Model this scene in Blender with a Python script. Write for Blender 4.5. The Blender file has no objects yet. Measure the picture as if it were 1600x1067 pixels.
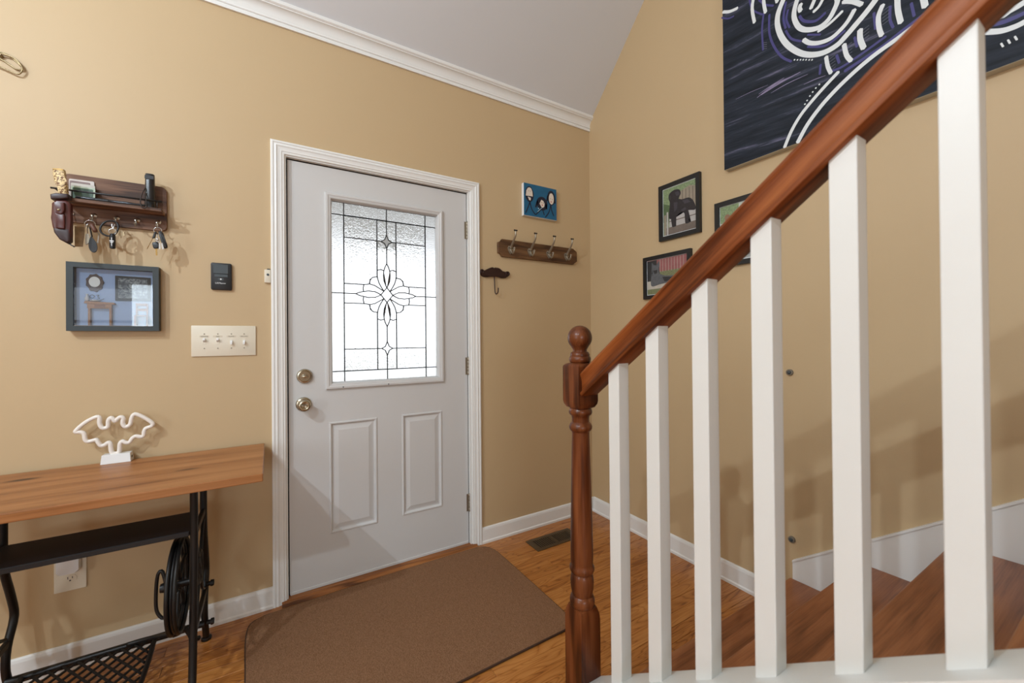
import bpy, bmesh, math, random
from mathutils import Vector, Matrix
random.seed(7)
C = bpy.context.scene.collection
SC = bpy.context.scene
PI = math.pi

# ------------------------------------------------------------------ camera
F = 628.16
cam_d = bpy.data.cameras.new('camera')
cam = bpy.data.objects.new('camera', cam_d); C.objects.link(cam)
cam_d.sensor_width = 36.0; cam_d.lens = F / 1600 * 36.0
cam_d.clip_start = 0.02
cam_d.shift_x = 0.0
cam_d.shift_y = (525.135 - 533.5) / 1600
yaw, pitch, roll = math.radians(31.0928), math.radians(.2764), math.radians(-.5092)
fw = Vector((math.sin(yaw)*math.cos(pitch), math.cos(yaw)*math.cos(pitch), math.sin(pitch)))
rt = Vector((math.cos(yaw), -math.sin(yaw), 0)); up = rt.cross(fw)
r2 = rt*math.cos(roll) + up*math.sin(roll); u2 = -rt*math.sin(roll) + up*math.cos(roll)
M = Matrix.Identity(4)
for i in range(3):
    M[i][0], M[i][1], M[i][2] = r2[i], u2[i], -fw[i]
M[0][3], M[1][3], M[2][3] = 0, 0, 1.2024
cam.matrix_world = M
cam_d.dof.use_dof = True; cam_d.dof.focus_distance = 2.1; cam_d.dof.aperture_fstop = 3.2
SC.camera = cam

# ------------------------------------------------------------------ world, lights, exposure
w = bpy.data.worlds.new('sky'); SC.world = w; w.use_nodes = True
bg = w.node_tree.nodes['Background']
bg.inputs[0].default_value = (.90, .95, 1.0, 1); bg.inputs[1].default_value = 1.9

def light(name, kind, loc, power, col, size=.1, size_y=None, rot=(0, 0, 0), spread=None):
    d = bpy.data.lights.new(name, kind); d.energy = power; d.color = col
    if kind == 'AREA':
        d.shape = 'RECTANGLE'; d.size = size; d.size_y = size_y or size
        if spread: d.spread = spread
    else:
        d.shadow_soft_size = size
    o = bpy.data.objects.new(name, d); C.objects.link(o); o.location = loc; o.rotation_euler = rot
    return o
# two bulbs of the room's ceiling lights, up and to the left of the camera
light('ceiling_bulb', 'POINT', (-1.48, -.45, 2.92), 84, (.775, .90, 1), .03)
light('ceiling_bulb', 'POINT', (-1.70, .50, 2.75), 98, (.775, .90, 1), .02)
# daylight through the window behind the camera and the one in the left wall
light('window_daylight', 'AREA', (-1.1, -3.85, 1.5), 38, (.78, .905, 1), 1.3, 1.1, (PI/2, 0, 0))
light('window_daylight', 'AREA', (-2.9, -.1, 1.5), 19, (.78, .90, 1), .6, 1.2, (PI/2, 0, -PI/2))

SC.view_settings.view_transform = 'Standard'; SC.view_settings.look = 'None'
SC.view_settings.gamma = 1; SC.view_settings.use_curve_mapping = False
SC.view_settings.exposure = 0.07
SC.cycles.max_bounces = 12; SC.cycles.transmission_bounces = 8

# ------------------------------------------------------------------ helpers: materials
def lin(r, g, b):
    f = lambda c: (c/255/12.92 if c/255 <= .04045 else ((c/255+.055)/1.055)**2.4)
    return (f(r), f(g), f(b), 1)
MATS = {}
def nt(name):
    m = bpy.data.materials.new(name); m.use_nodes = True
    n = m.node_tree; return m, n, n.nodes['Principled BSDF']
def mat(name, col, rough=.5, metal=0, var=0, vscale=8, bump=0, bscale=200, spec=.5, sheen=0, coat=0):
    if name in MATS: return MATS[name]
    m, n, p = nt(name)
    p.inputs['Base Color'].default_value = col; p.inputs['Roughness'].default_value = rough
    p.inputs['Metallic'].default_value = metal; p.inputs['Specular IOR Level'].default_value = spec
    if coat: p.inputs['Coat Weight'].default_value = coat; p.inputs['Coat Roughness'].default_value = .15
    if sheen: p.inputs['Sheen Weight'].default_value = sheen
    tc = n.nodes.new('ShaderNodeTexCoord')
    if var:
        nz = n.nodes.new('ShaderNodeTexNoise'); nz.inputs['Scale'].default_value = vscale; nz.inputs['Detail'].default_value = 5
        n.links.new(tc.outputs['Object'], nz.inputs['Vector'])
        mx = n.nodes.new('ShaderNodeMix'); mx.data_type = 'RGBA'
        mx.inputs[6].default_value = tuple(c*(1-var) for c in col[:3]) + (1,)
        mx.inputs[7].default_value = tuple(min(1, c*(1+var)) for c in col[:3]) + (1,)
        n.links.new(nz.outputs['Fac'], mx.inputs[0]); n.links.new(mx.outputs[2], p.inputs['Base Color'])
    if bump:
        nb = n.nodes.new('ShaderNodeTexNoise'); nb.inputs['Scale'].default_value = bscale; nb.inputs['Detail'].default_value = 3
        n.links.new(tc.outputs['Object'], nb.inputs['Vector'])
        b = n.nodes.new('ShaderNodeBump'); b.inputs['Strength'].default_value = bump; b.inputs['Distance'].default_value = .002
        n.links.new(nb.outputs['Fac'], b.inputs['Height']); n.links.new(b.outputs['Normal'], p.inputs['Normal'])
    MATS[name] = m; return m

def wood(name, dark, mid, light_, axis=0, size=1.0, rough=.35, grain=.5, knots=False, per_object=False, coat=.0, contrast=1.0, spec=.35, lines=False):
    """procedural wood: rings stretched along one object axis, fine pores, random shift per object"""
    if name in MATS: return MATS[name]
    m, n, p = nt(name); N = n.nodes.new; L = n.links.new
    tc = N('ShaderNodeTexCoord'); vec = tc.outputs['Object']
    if per_object:
        oi = N('ShaderNodeObjectInfo'); mul = N('ShaderNodeVectorMath'); mul.operation = 'SCALE'
        cmb = N('ShaderNodeCombineXYZ')
        for i in range(3): L(oi.outputs['Random'], cmb.inputs[i])
        L(cmb.outputs[0], mul.inputs[0]); mul.inputs['Scale'].default_value = 37.0
        add = N('ShaderNodeVectorMath'); L(vec, add.inputs[0]); L(mul.outputs[0], add.inputs[1]); vec = add.outputs[0]
    def mapped(along, across):
        mp = N('ShaderNodeMapping'); s = [across/size]*3; s[axis] = along/size
        mp.inputs['Scale'].default_value = s; L(vec, mp.inputs['Vector']); return mp.outputs[0]
    big = N('ShaderNodeTexNoise'); big.inputs['Scale'].default_value = 1; big.inputs['Detail'].default_value = 2; big.inputs['Distortion'].default_value = .4
    L(mapped(1.6, 11), big.inputs['Vector'])
    ring = N('ShaderNodeMath'); ring.operation = 'MULTIPLY'; ring.inputs[1].default_value = 58 if lines else 22
    L(big.outputs['Fac'], ring.inputs[0])
    sn = N('ShaderNodeMath'); sn.operation = 'SINE'; L(ring.outputs[0], sn.inputs[0])
    fine = N('ShaderNodeTexNoise'); fine.inputs['Scale'].default_value = 1; fine.inputs['Detail'].default_value = 4
    L(mapped(9, 260), fine.inputs['Vector'])
    broad = N('ShaderNodeTexNoise'); broad.inputs['Scale'].default_value = 1; broad.inputs['Detail'].default_value = 3
    L(mapped(1.5, 30), broad.inputs['Vector'])
    src, bsrc = sn.outputs[0], broad.outputs['Fac']
    if lines:   # narrow dark growth lines instead of soft bands
        ab = N('ShaderNodeMath'); ab.operation = 'ABSOLUTE'; L(src, ab.inputs[0])
        pwr = N('ShaderNodeMath'); pwr.operation = 'POWER'; pwr.inputs[1].default_value = .4; L(ab.outputs[0], pwr.inputs[0])
        sb1 = N('ShaderNodeMath'); sb1.operation = 'SUBTRACT'; sb1.inputs[1].default_value = .78; L(pwr.outputs[0], sb1.inputs[0]); src = sb1.outputs[0]
        bm1 = N('ShaderNodeMath'); bm1.operation = 'MULTIPLY_ADD'; bm1.inputs[1].default_value = .5; bm1.inputs[2].default_value = .27; L(bsrc, bm1.inputs[0]); bsrc = bm1.outputs[0]
    a1 = N('ShaderNodeMath'); a1.operation = 'MULTIPLY_ADD'; a1.inputs[1].default_value = (.42 if lines else .17*contrast); L(src, a1.inputs[0]); L(bsrc, a1.inputs[2])
    a2 = N('ShaderNodeMath'); a2.operation = 'MULTIPLY_ADD'; a2.inputs[1].default_value = grain; L(fine.outputs['Fac'], a2.inputs[0]); L(a1.outputs[0], a2.inputs[2])
    last = a2.outputs[0]
    off = N('ShaderNodeMath'); off.operation = 'SUBTRACT'; off.inputs[1].default_value = grain*.5; L(last, off.inputs[0]); last = off.outputs[0]
    if per_object:
        r = N('ShaderNodeMath'); r.operation = 'MULTIPLY_ADD'; r.inputs[1].default_value = .16; L(oi.outputs['Random'], r.inputs[0]); L(last, r.inputs[2])
        s2 = N('ShaderNodeMath'); s2.operation = 'SUBTRACT'; s2.inputs[1].default_value = .08; L(r.outputs[0], s2.inputs[0]); last = s2.outputs[0]
    cr = N('ShaderNodeValToRGB'); e = cr.color_ramp.elements
    e[0].position = .22; e[0].color = dark; e[1].position = .80; e[1].color = light_
    x = e.new(.47); x.color = mid
    L(last, cr.inputs[0]); col = cr.outputs[0]
    if knots:
        vo = N('ShaderNodeTexVoronoi'); vo.inputs['Scale'].default_value = 1
        mp = N('ShaderNodeMapping'); s = [7.0]*3; s[axis] = 2.6; mp.inputs['Scale'].default_value = s; mp.inputs['Location'].default_value = (.3, .55, 0)
        L(tc.outputs['Object'], mp.inputs['Vector']); L(mp.outputs[0], vo.inputs['Vector'])
        kr = N('ShaderNodeValToRGB'); kr.color_ramp.elements[0].position = .06; kr.color_ramp.elements[0].color = (1, 1, 1, 1)
        kr.color_ramp.elements[1].position = .14; kr.color_ramp.elements[1].color = (0, 0, 0, 1)
        L(vo.outputs['Distance'], kr.inputs[0])
        mx = N('ShaderNodeMix'); mx.data_type = 'RGBA'; L(kr.outputs[0], mx.inputs[0]); L(col, mx.inputs[6])
        mx.inputs[7].default_value = tuple(c*.35 for c in dark[:3]) + (1,); col = mx.outputs[2]
    L(col, p.inputs['Base Color'])
    p.inputs['Roughness'].default_value = rough; p.inputs['Specular IOR Level'].default_value = spec
    if coat: p.inputs['Coat Weight'].default_value = coat; p.inputs['Coat Roughness'].default_value = .2
    b = N('ShaderNodeBump'); b.inputs['Strength'].default_value = .12; b.inputs['Distance'].default_value = .001
    L(fine.outputs['Fac'], b.inputs['Height']); L(b.outputs['Normal'], p.inputs['Normal'])
    MATS[name] = m; return m

def glassmat(name, scale, strength, detail=2, tint=(1, 1, 1, 1)):
    m, n, p = nt(name); N = n.nodes.new; L = n.links.new
    p.inputs['Base Color'].default_value = tint; p.inputs['Roughness'].default_value = 0.02
    p.inputs['Transmission Weight'].default_value = 1; p.inputs['IOR'].default_value = 1.45
    tc = N('ShaderNodeTexCoord'); nz = N('ShaderNodeTexNoise'); nz.inputs['Scale'].default_value = scale; nz.inputs['Detail'].default_value = detail
    nz.inputs['Distortion'].default_value = .8
    L(tc.outputs['Object'], nz.inputs['Vector'])
    b = N('ShaderNodeBump'); b.inputs['Strength'].default_value = strength; b.inputs['Distance'].default_value = .004
    L(nz.outputs['Fac'], b.inputs['Height']); L(b.outputs['Normal'], p.inputs['Normal'])
    return m
def clearglass(name, refl=.06):
    m, n, p = nt(name); N = n.nodes.new; L = n.links.new
    out = n.nodes['Material Output']; t = N('ShaderNodeBsdfTransparent'); g = N('ShaderNodeBsdfGlossy'); g.inputs['Roughness'].default_value = .02
    mx = N('ShaderNodeMixShader'); fr = N('ShaderNodeFresnel'); fr.inputs['IOR'].default_value = 1.5
    L(fr.outputs[0], mx.inputs[0]); L(t.outputs[0], mx.inputs[1]); L(g.outputs[0], mx.inputs[2]); L(mx.outputs[0], out.inputs['Surface'])
    return m

# ------------------------------------------------------------------ helpers: geometry (world coordinates)
BASE = {}
def wbase(o): return BASE.get(o.name, Vector((0, 0, 0))) if o else Vector((0, 0, 0))
def obj(name, bm, mats, parent=None, smooth=False, auto=None, loc=None):
    """bm in world coordinates -> ONE object; its origin is the parent's base (or loc)"""
    me = bpy.data.meshes.new(name)
    base = Vector(loc) if loc is not None else wbase(parent)
    bmesh.ops.recalc_face_normals(bm, faces=bm.faces)
    bmesh.ops.translate(bm, vec=-base, verts=bm.verts)
    bm.to_mesh(me); bm.free()
    for m in (mats if isinstance(mats, (list, tuple)) else [mats]): me.materials.append(m)
    if smooth:
        for p in me.polygons: p.use_smooth = True
        if auto: me.set_sharp_from_angle(angle=math.radians(auto))
    o = bpy.data.objects.new(name, me); C.objects.link(o)
    BASE[o.name] = base
    if parent:
        o.parent = parent; o.location = base - wbase(parent)
    else:
        o.location = base
    return o
def thing(name, label, cat, loc=(0, 0, 0), group=None):
    o = bpy.data.objects.new(name, None); C.objects.link(o); o.location = loc
    o.empty_display_size = .05
    BASE[o.name] = Vector(loc); tag(o, label, cat, group); return o
def tag(o, label, cat, group=None):
    o['label'] = label; o['category'] = cat
    if group: o['group'] = group
    return o
def struct(o, label=None):
    o['kind'] = 'structure'
    if label: o['label'] = label
    return o
def structroot(name, loc, label=None):
    o = bpy.data.objects.new(name, None); C.objects.link(o); o.location = loc; BASE[o.name] = Vector(loc)
    return struct(o, label)
def dup(root, delta, label=None, group=None):
    """copy a thing, its parts and their sub-parts, moved by delta"""
    def rec(o, par):
        c = o.copy(); C.objects.link(c)
        BASE[c.name] = wbase(o) + Vector(delta)
        if par: c.parent = par
        for ch in list(o.children): rec(ch, c)
        return c
    kids = root.parent
    r = rec(root, kids); r.location = Vector(root.location) + Vector(delta)
    if label: r['label'] = label
    if group: r['group'] = group
    return r

def new(): return bmesh.new()
def setmi(bm, n0, mi):
    bm.faces.ensure_lookup_table()
    for f in bm.faces[n0:]: f.material_index = mi
def box(bm, x0, x1, y0, y1, z0, z1, bev=0, mi=0, seg=1):
    n0 = len(bm.faces)
    v = [bm.verts.new((x, y, z)) for x in (x0, x1) for y in (y0, y1) for z in (z0, z1)]
    fs = [bm.faces.new([v[i] for i in q]) for q in ((0, 1, 3, 2), (4, 6, 7, 5), (0, 4, 5, 1), (2, 3, 7, 6), (0, 2, 6, 4), (1, 5, 7, 3))]
    for f in fs: f.material_index = mi
    if bev:
        es = list({e for f in fs for e in f.edges})
        bmesh.ops.bevel(bm, geom=es, offset=bev, segments=seg, profile=.5, affect='EDGES')
    return bm
def prism(bm, pts, vec, mi=0, bev=0, seg=2, cap=True):
    """closed planar outline pts (3D), extruded by vec; bev rounds the far rim"""
    vec = Vector(vec); n = len(pts)
    a = [bm.verts.new(p) for p in pts]; b = [bm.verts.new(Vector(p)+vec) for p in pts]
    fs = []
    if cap: fs.append(bm.faces.new(a[::-1]))
    top = bm.faces.new(b); fs.append(top)
    for i in range(n): fs.append(bm.faces.new((a[i], a[(i+1) % n], b[(i+1) % n], b[i])))
    for f in fs: f.material_index = mi
    if bev: bmesh.ops.bevel(bm, geom=list(top.edges), offset=bev, segments=seg, profile=.5, affect='EDGES')
    return bm
def xz(pts, y): return [(p[0], y, p[1]) for p in pts]
def yz(pts, x): return [(x, p[0], p[1]) for p in pts]
def tube(bm, pts, r, seg=8, closed=False, mi=0, flat=None):
    pts = [Vector(p) for p in pts]; n = len(pts)
    rr = r if isinstance(r, (list, tuple)) else [r]*n
    rings = []; prev = None
    for i, p in enumerate(pts):
        if closed: t = pts[(i+1) % n]-pts[i-1]
        else: t = pts[min(i+1, n-1)]-pts[max(i-1, 0)]
        t.normalize()
        if prev is None:
            a = Vector((0, 0, 1)) if abs(t.z) < .9 else Vector((1, 0, 0)); u = t.cross(a).normalized()
        else:
            u = (prev - t*prev.dot(t)); u = u.normalized() if u.length > 1e-6 else t.orthogonal().normalized()
        prev = u; v = t.cross(u)
        rings.append([bm.verts.new(p + (u*math.cos(2*PI*k/seg) + v*math.sin(2*PI*k/seg))*rr[i]) for k in range(seg)])
    m = n if closed else n-1
    for i in range(m):
        A, B = rings[i], rings[(i+1) % n]
        for k in range(seg):
            f = bm.faces.new((A[k], A[(k+1) % seg], B[(k+1) % seg], B[k])); f.material_index = mi
    if not closed:
        bm.faces.new(rings[0][::-1]).material_index = mi; bm.faces.new(rings[-1]).material_index = mi
    return bm
def smoothpts(pts, closed=False, sub=4):
    P = [Vector(p) for p in pts]; n = len(P); out = []
    rng = range(n if closed else n-1)
    for i in rng:
        p0 = P[i-1] if (closed or i > 0) else P[0]; p1 = P[i]; p2 = P[(i+1) % n]; p3 = P[(i+2) % n] if (closed or i+2 < n) else P[-1]
        for k in range(sub):
            t = k/sub
            out.append(.5*((2*p1) + (p2-p0)*t + (2*p0-5*p1+4*p2-p3)*t*t + (3*p1-p0-3*p2+p3)*t**3))
    if not closed: out.append(P[-1])
    return out
def lathe(bm, prof, c, axis=2, seg=24, mi=0, sgn=1):
    """prof: (radius, height) along axis from point c"""
    c = Vector(c); ax = Vector([0, 0, 0]); ax[axis] = sgn
    u = Vector([0, 0, 0]); u[(axis+1) % 3] = 1; v = ax.cross(u)
    rings = []
    for r, h in prof:
        rings.append([bm.verts.new(c+ax*h+(u*math.cos(2*PI*k/seg)+v*math.sin(2*PI*k/seg))*max(r, 1e-4)) for k in range(seg)])
    for A, B in zip(rings, rings[1:]):
        for k in range(seg):
            f = bm.faces.new((A[k], A[(k+1) % seg], B[(k+1) % seg], B[k])); f.material_index = mi
    bm.faces.new(rings[0][::-1]).material_index = mi; bm.faces.new(rings[-1]).material_index = mi
    return bm
def sweep(bm, prof, path, closed_prof=True, mi=0):
    """list of rings: path = list of functions mapping profile point -> 3D"""
    rings = [[bm.verts.new(f(p)) for p in prof] for f in path]; n = len(prof)
    for A, B in zip(rings, rings[1:]):
        for k in range(n if closed_prof else n-1):
            bm.faces.new((A[k], A[(k+1) % n], B[(k+1) % n], B[k])).material_index = mi
    if closed_prof:
        bm.faces.new(rings[0][::-1]); bm.faces.new(rings[-1])
    return bm
def text(name, s, size, loc, parent, m, rot=(PI/2, 0, 0), depth=.0003, align='CENTER'):
    cu = bpy.data.curves.new(name, 'FONT'); cu.body = s; cu.size = size; cu.extrude = depth; cu.align_x = align; cu.align_y = 'CENTER'; cu.resolution_u = 2
    t = bpy.data.objects.new(name + '_tmp', cu); C.objects.link(t)
    dg = bpy.context.evaluated_depsgraph_get(); me = bpy.data.meshes.new_from_object(t.evaluated_get(dg))
    bpy.data.objects.remove(t); bpy.data.curves.remove(cu)
    me.materials.clear(); me.materials.append(m)
    o = bpy.data.objects.new(name, me); C.objects.link(o); o.rotation_euler = rot
    if parent: o.parent = parent; o.location = Vector(loc)-wbase(parent)
    else: o.location = loc
    return o

# ------------------------------------------------------------------ materials
M_wall = mat('tan_wall_paint', lin(196, 170, 132), .55, bump=.06, bscale=110, var=.02, vscale=3)
M_ceil = mat('ceiling_paint', lin(212, 212, 214), .9, bump=.05, bscale=90)
M_trim = mat('white_trim_paint', lin(232, 231, 228), .35, var=.02, vscale=6)
M_door = mat('white_door_paint', lin(207, 206, 205), .38, var=.02, vscale=4)
M_bal = mat('white_baluster_paint', lin(220, 219, 215), .4, var=.02, vscale=9, bump=.03, bscale=60)
M_oak = wood('oak_floor', lin(126, 70, 26), lin(170, 106, 48), lin(194, 132, 70), 0, rough=.32, per_object=True, grain=.5, coat=.25, lines=True)
M_oak_plain = wood('oak_floor_far', lin(126, 70, 26), lin(170, 106, 48), lin(194, 132, 70), 0, rough=.32, grain=.5, lines=True)
M_cherry_z = wood('stained_newel_wood', lin(60, 28, 12), lin(96, 48, 22), lin(126, 72, 40), 2, rough=.36, coat=.22, spec=.2)
M_cherry_y = wood('stained_rail_wood', lin(78, 36, 12), lin(122, 62, 26), lin(152, 86, 42), 1, rough=.42, spec=.22)
M_tread = wood('stained_tread_wood', lin(108, 60, 32), lin(146, 88, 52), lin(168, 108, 68), 0, rough=.35, coat=.2, contrast=.5)
M_pine = wood('stained_pine', lin(112, 64, 30), lin(156, 102, 58), lin(178, 124, 78), 0, rough=.42, knots=True, grain=.45, coat=.1, contrast=.5, size=1.6)
M_rackwood = wood('dark_barn_wood', lin(66, 46, 37), lin(112, 80, 62), lin(146, 112, 90), 0, rough=.6)
M_coatwood = wood('brown_plank_wood', lin(70, 46, 28), lin(104, 72, 45), lin(126, 92, 60), 0, rough=.6)
M_iron = mat('black_cast_iron', lin(26, 24, 23), .42, .3, bump=.15, bscale=160)
M_blackwood = mat('black_painted_wood', lin(22, 23, 26), .5, bump=.1, bscale=80)
M_black = mat('black_plastic', lin(24, 24, 27), .4)
M_dkgrey = mat('dark_grey_plastic', lin(62, 70, 74), .4)
M_ivory = mat('ivory_plastic', lin(226, 217, 198), .35)
M_whitep = mat('white_plastic', lin(230, 230, 230), .3)
M_nickel = mat('satin_nickel', lin(178, 168, 148), .22, 1)
M_pewter = mat('pewter_metal', lin(158, 148, 132), .38, .75)
M_steel = mat('bright_steel', lin(205, 205, 205), .2, 1)
M_brass = mat('aged_brass', lin(150, 118, 70), .35, 1)
M_came = mat('lead_came', lin(72, 74, 76), .5, .4)
M_rubber = mat('black_weatherstrip', lin(10, 10, 10), .8)
M_frame = mat('black_frame_wood', lin(20, 20, 22), .4)
M_boxframe = mat('charcoal_frame_wood', lin(50, 58, 61), .55, var=.08, vscale=60)
M_navyprint = mat('navy_print', lin(30, 34, 48), .7)
M_white_ink = mat('white_ink', lin(226, 228, 230), .6)
M_neon = mat('white_silicone_tube', lin(238, 230, 222), .3)
M_clear = clearglass('picture_glass')

# ================================================================== STRUCTURE
W = 2.122           # face of the door wall
R = 1.9245          # face of the right wall
L_, B_ = -3.0, -4.0  # left and back walls
DX0, DX1, DZ0, DZ1 = .0749, .9859, .018, 2.0448
HI = 5.0
bm = new(); box(bm, L_-.1, R+.1, B_-.1, W+.12, -.14, -.019)
floor = struct(obj('floor', bm, mat('subfloor_wood', lin(60, 34, 16), .8)), 'oak strip floor of the entry')
# strips close to the door are single boards, the rest of the room one lot
pw = .0572
y = W-.0005; row = 0
STAIR_Y = .885
rng = random.Random(3)
while y > .42:
    y0 = y-pw
    x = L_ + rng.random()*.6; x = -1.45 + rng.random()*.5
    while x < R-.002:
        ln = rng.uniform(.35, 1.15); x1 = min(x+ln, R-.0005)
        if R-x1 < .15: x1 = R-.0005
        bm = new(); h = rng.uniform(-.0004, .0003)
        box(bm, x+.0005, x1-.0005, y0+.0005, y-.0005, -.019, 0+h, .0011)
        obj('plank', bm, M_oak, floor, loc=((x+x1)/2, (y+y0)/2, 0))
        x = x1
    y = y0; row += 1
bm = new(); yy = y
box(bm, L_, R, B_, y-.0008, -.019, 0)
box(bm, L_, -1.46, y, W, -.019, -.0006)
o = obj('plank_area', bm, M_oak_plain, floor); o['kind'] = 'stuff'

# door wall with its opening
bm = new(); OX0, OX1, OZ1 = DX0-.006, DX1+.0045, DZ1+.0065
JX0, JX1, JZ1 = OX0-.019, OX1+.019, OZ1+.019
for a in ((L_-.1, JX0, -.05, HI), (JX1, R+.1, -.05, HI), (JX0, JX1, JZ1, HI)):
    box(bm, a[0], a[1], W, W+.12, a[2], a[3])
box(bm, JX0, JX1, W+.02, W+.12, -.05, .0)
struct(obj('wall_front', bm, M_wall), 'tan painted wall with the entry door')
bm = new(); box(bm, R, R+.1, B_, W, -.05, HI)
struct(obj('wall_right', bm, M_wall), 'tan painted wall beside the stairs')
bm = new()
for a in ((B_, -.4, 0, HI), (.2, W, 0, HI), (-.4, .2, 0, .9), (-.4, .2, 2.1, HI)): box(bm, L_-.1, L_, a[0], a[1], a[2], a[3])
struct(obj('wall_left', bm, M_wall))
bm = new()
for a in ((L_, -2.55, 0, HI), (-.45, R, 0, HI), (-2.55, -.45, 0, .95), (-2.55, -.45, 2.05, HI)): box(bm, a[0], a[1], B_-.1, B_, a[2], a[3])
struct(obj('wall_back', bm, M_wall))
def window(name, horiz, a0, a1, z0, z1, at):
    rt_ = structroot(name, (at, 0, z0) if not horiz else (0, at, z0))
    bm = new()
    def bx(p0, p1, q0, q1, d=.05):
        if horiz: box(bm, p0, p1, at-d, at+.01, q0, q1)
        else: box(bm, at-d, at+.01, p0, p1, q0, q1)
    bx(a0, a0+.06, z0, z1); bx(a1-.06, a1, z0, z1); bx(a0+.06, a1-.06, z0, z0+.06); bx(a0+.06, a1-.06, z1-.06, z1)
    mid = (a0+a1)/2; bx(mid-.02, mid+.02, z0+.06, z1-.06, .04); zm = (z0+z1)/2
    bx(a0+.06, mid-.02, zm-.02, zm+.02, .04); bx(mid+.02, a1-.06, zm-.02, zm+.02, .04)
    obj('window_frame', bm, M_trim, rt_)
window('window_1', True, -2.55, -.45, .95, 2.05, B_)
window('window_2', False, -.4, .2, .9, 2.1, L_)
# ceiling: 45 degree slope over the entry, then flat
SL = 1.05; ZC = 2.735; YC = 2.083
yt = YC-(4.9-ZC)/SL
bm = new()
prism(bm, yz([(W+.1, ZC-SL*(W+.1-YC)), (yt, 4.9), (B_-.1, 4.9), (B_-.1, 5.0), (yt+.04, 5.0), (W+.1, ZC-SL*(W+.1-YC)+.16)], L_-.1), (R-L_+.2, 0, 0))
struct(obj('ceiling', bm, M_ceil), 'sloped grey white ceiling over the entry')

# crown moulding (trim_1)
prof = [(0, 2.640), (.010, 2.640), (.010, 2.653), (.0075, 2.655), (.0075, 2.658), (.012, 2.660), (.013, 2.664), (.011, 2.668), (.009, 2.669)]
for k in range(7):
    a = k/6*PI/2; prof.append((.010+.026*(1-math.cos(a)), 2.672+.036*math.sin(a)))
prof += [(.036, 2.712), (.040, 2.714), (.044, 2.718), (.044, 2.7315), (0, 2.778)]
bm = new(); sweep(bm, prof, [lambda p: (L_, W-p[0], p[1]), lambda p: (R, W-p[0], p[1])])
struct(obj('trim_1', bm, M_trim, smooth=True, auto=35), 'white crown moulding along the top of the door wall')

# door casing (trim_2): profile swept around the door with mitred corners
cp = [(0, 0), (0, .013), (.004, .0165), (.010, .0170), (.012, .0145), (.016, .0145), (.022, .0165), (.028, .013), (.036, .0115), (.044, .0115), (.046, .009), (.053, .009), (.056, .007), (.056, 0)]
CW = .0565; CX0, CX1, CZ1 = .0071, 1.0575, 2.1126
cas = structroot('trim_2', (.53, W, 0), 'white moulded casing around the entry door')
bm = new(); sweep(bm, cp, [lambda p: (CX0+p[0], W-p[1], 0), lambda p: (CX0+p[0], W-p[1], CZ1-p[0])]); obj('side_casing', bm, M_trim, cas)
bm = new(); sweep(bm, cp, [lambda p: (CX1-p[0], W-p[1], 0.001), lambda p: (CX1-p[0], W-p[1], CZ1-p[0])]); obj('side_casing', bm, M_trim, cas)
bm = new(); sweep(bm, cp, [lambda p: (CX0+p[0], W-p[1], CZ1-p[0]), lambda p: (CX1-p[0], W-p[1], CZ1-p[0])]); obj('head_casing', bm, M_trim, cas)
bm = new()
box(bm, JX0, OX0, W-.0005, W+.12, 0, JZ1); box(bm, OX1, JX1, W-.0005, W+.12, 0, JZ1); box(bm, OX0, OX1, W-.0005, W+.12, OZ1, JZ1)
obj('door_jamb', bm, M_trim, cas)
bm = new()
box(bm, OX0+.0002, DX0-.0003, W+.0225, W+.07, 0.02, OZ1); box(bm, DX1+.0003, OX1-.0002, W+.0225, W+.07, .02, OZ1); box(bm, DX0, DX1, W+.0225, W+.07, DZ1+.0003, OZ1)
obj('weatherstrip', bm, M_rubber, cas)
bm = new(); box(bm, .019, .026, W+.0195, W+.024, .88, .92) if False else None
bm = new(); prof = [(W+.12, 0), (W+.12, .014), (W-.010, .014), (W-.020, .0115), (W-.026, .0065), (W-.034, .0050), (W-.037, .0)]
prism(bm, yz(prof, CX0+.035), (CX1-CX0-.07, 0, 0))
struct(obj('trim_3', bm, wood('oak_sill', lin(92, 52, 22), lin(150, 92, 46), lin(178, 118, 66), 0, rough=.4)), 'oak threshold under the entry door')

# baseboards
def baseboard(name, x0, x1, label):
    bp = [(0, 0), (.016, 0), (.0165, .012), (.012, .018), (.0115, .078), (.009, .088), (.004, .092), (0, .092)]
    bm = new(); sweep(bm, bp, [lambda p: (x0, W-p[0], p[1]), lambda p: (x1, W-p[0], p[1])])
    struct(obj(name, bm, M_trim), label)
baseboard('baseboard_front', CX1, R, 'white baseboard right of the entry door')
baseboard('baseboard_front', L_, CX0, 'white baseboard under the console table')
bp = [(0, 0), (.016, 0), (.0165, .012), (.012, .018), (.0115, .084), (.009, .094), (.004, .099), (0, .099)]
bm = new(); sweep(bm, bp, [lambda p: (R-p[0], W-.017, p[1]), lambda p: (R-p[0], .885, p[1])])
struct(obj('baseboard_right', bm, M_trim), 'white baseboard on the stair wall')

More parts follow.
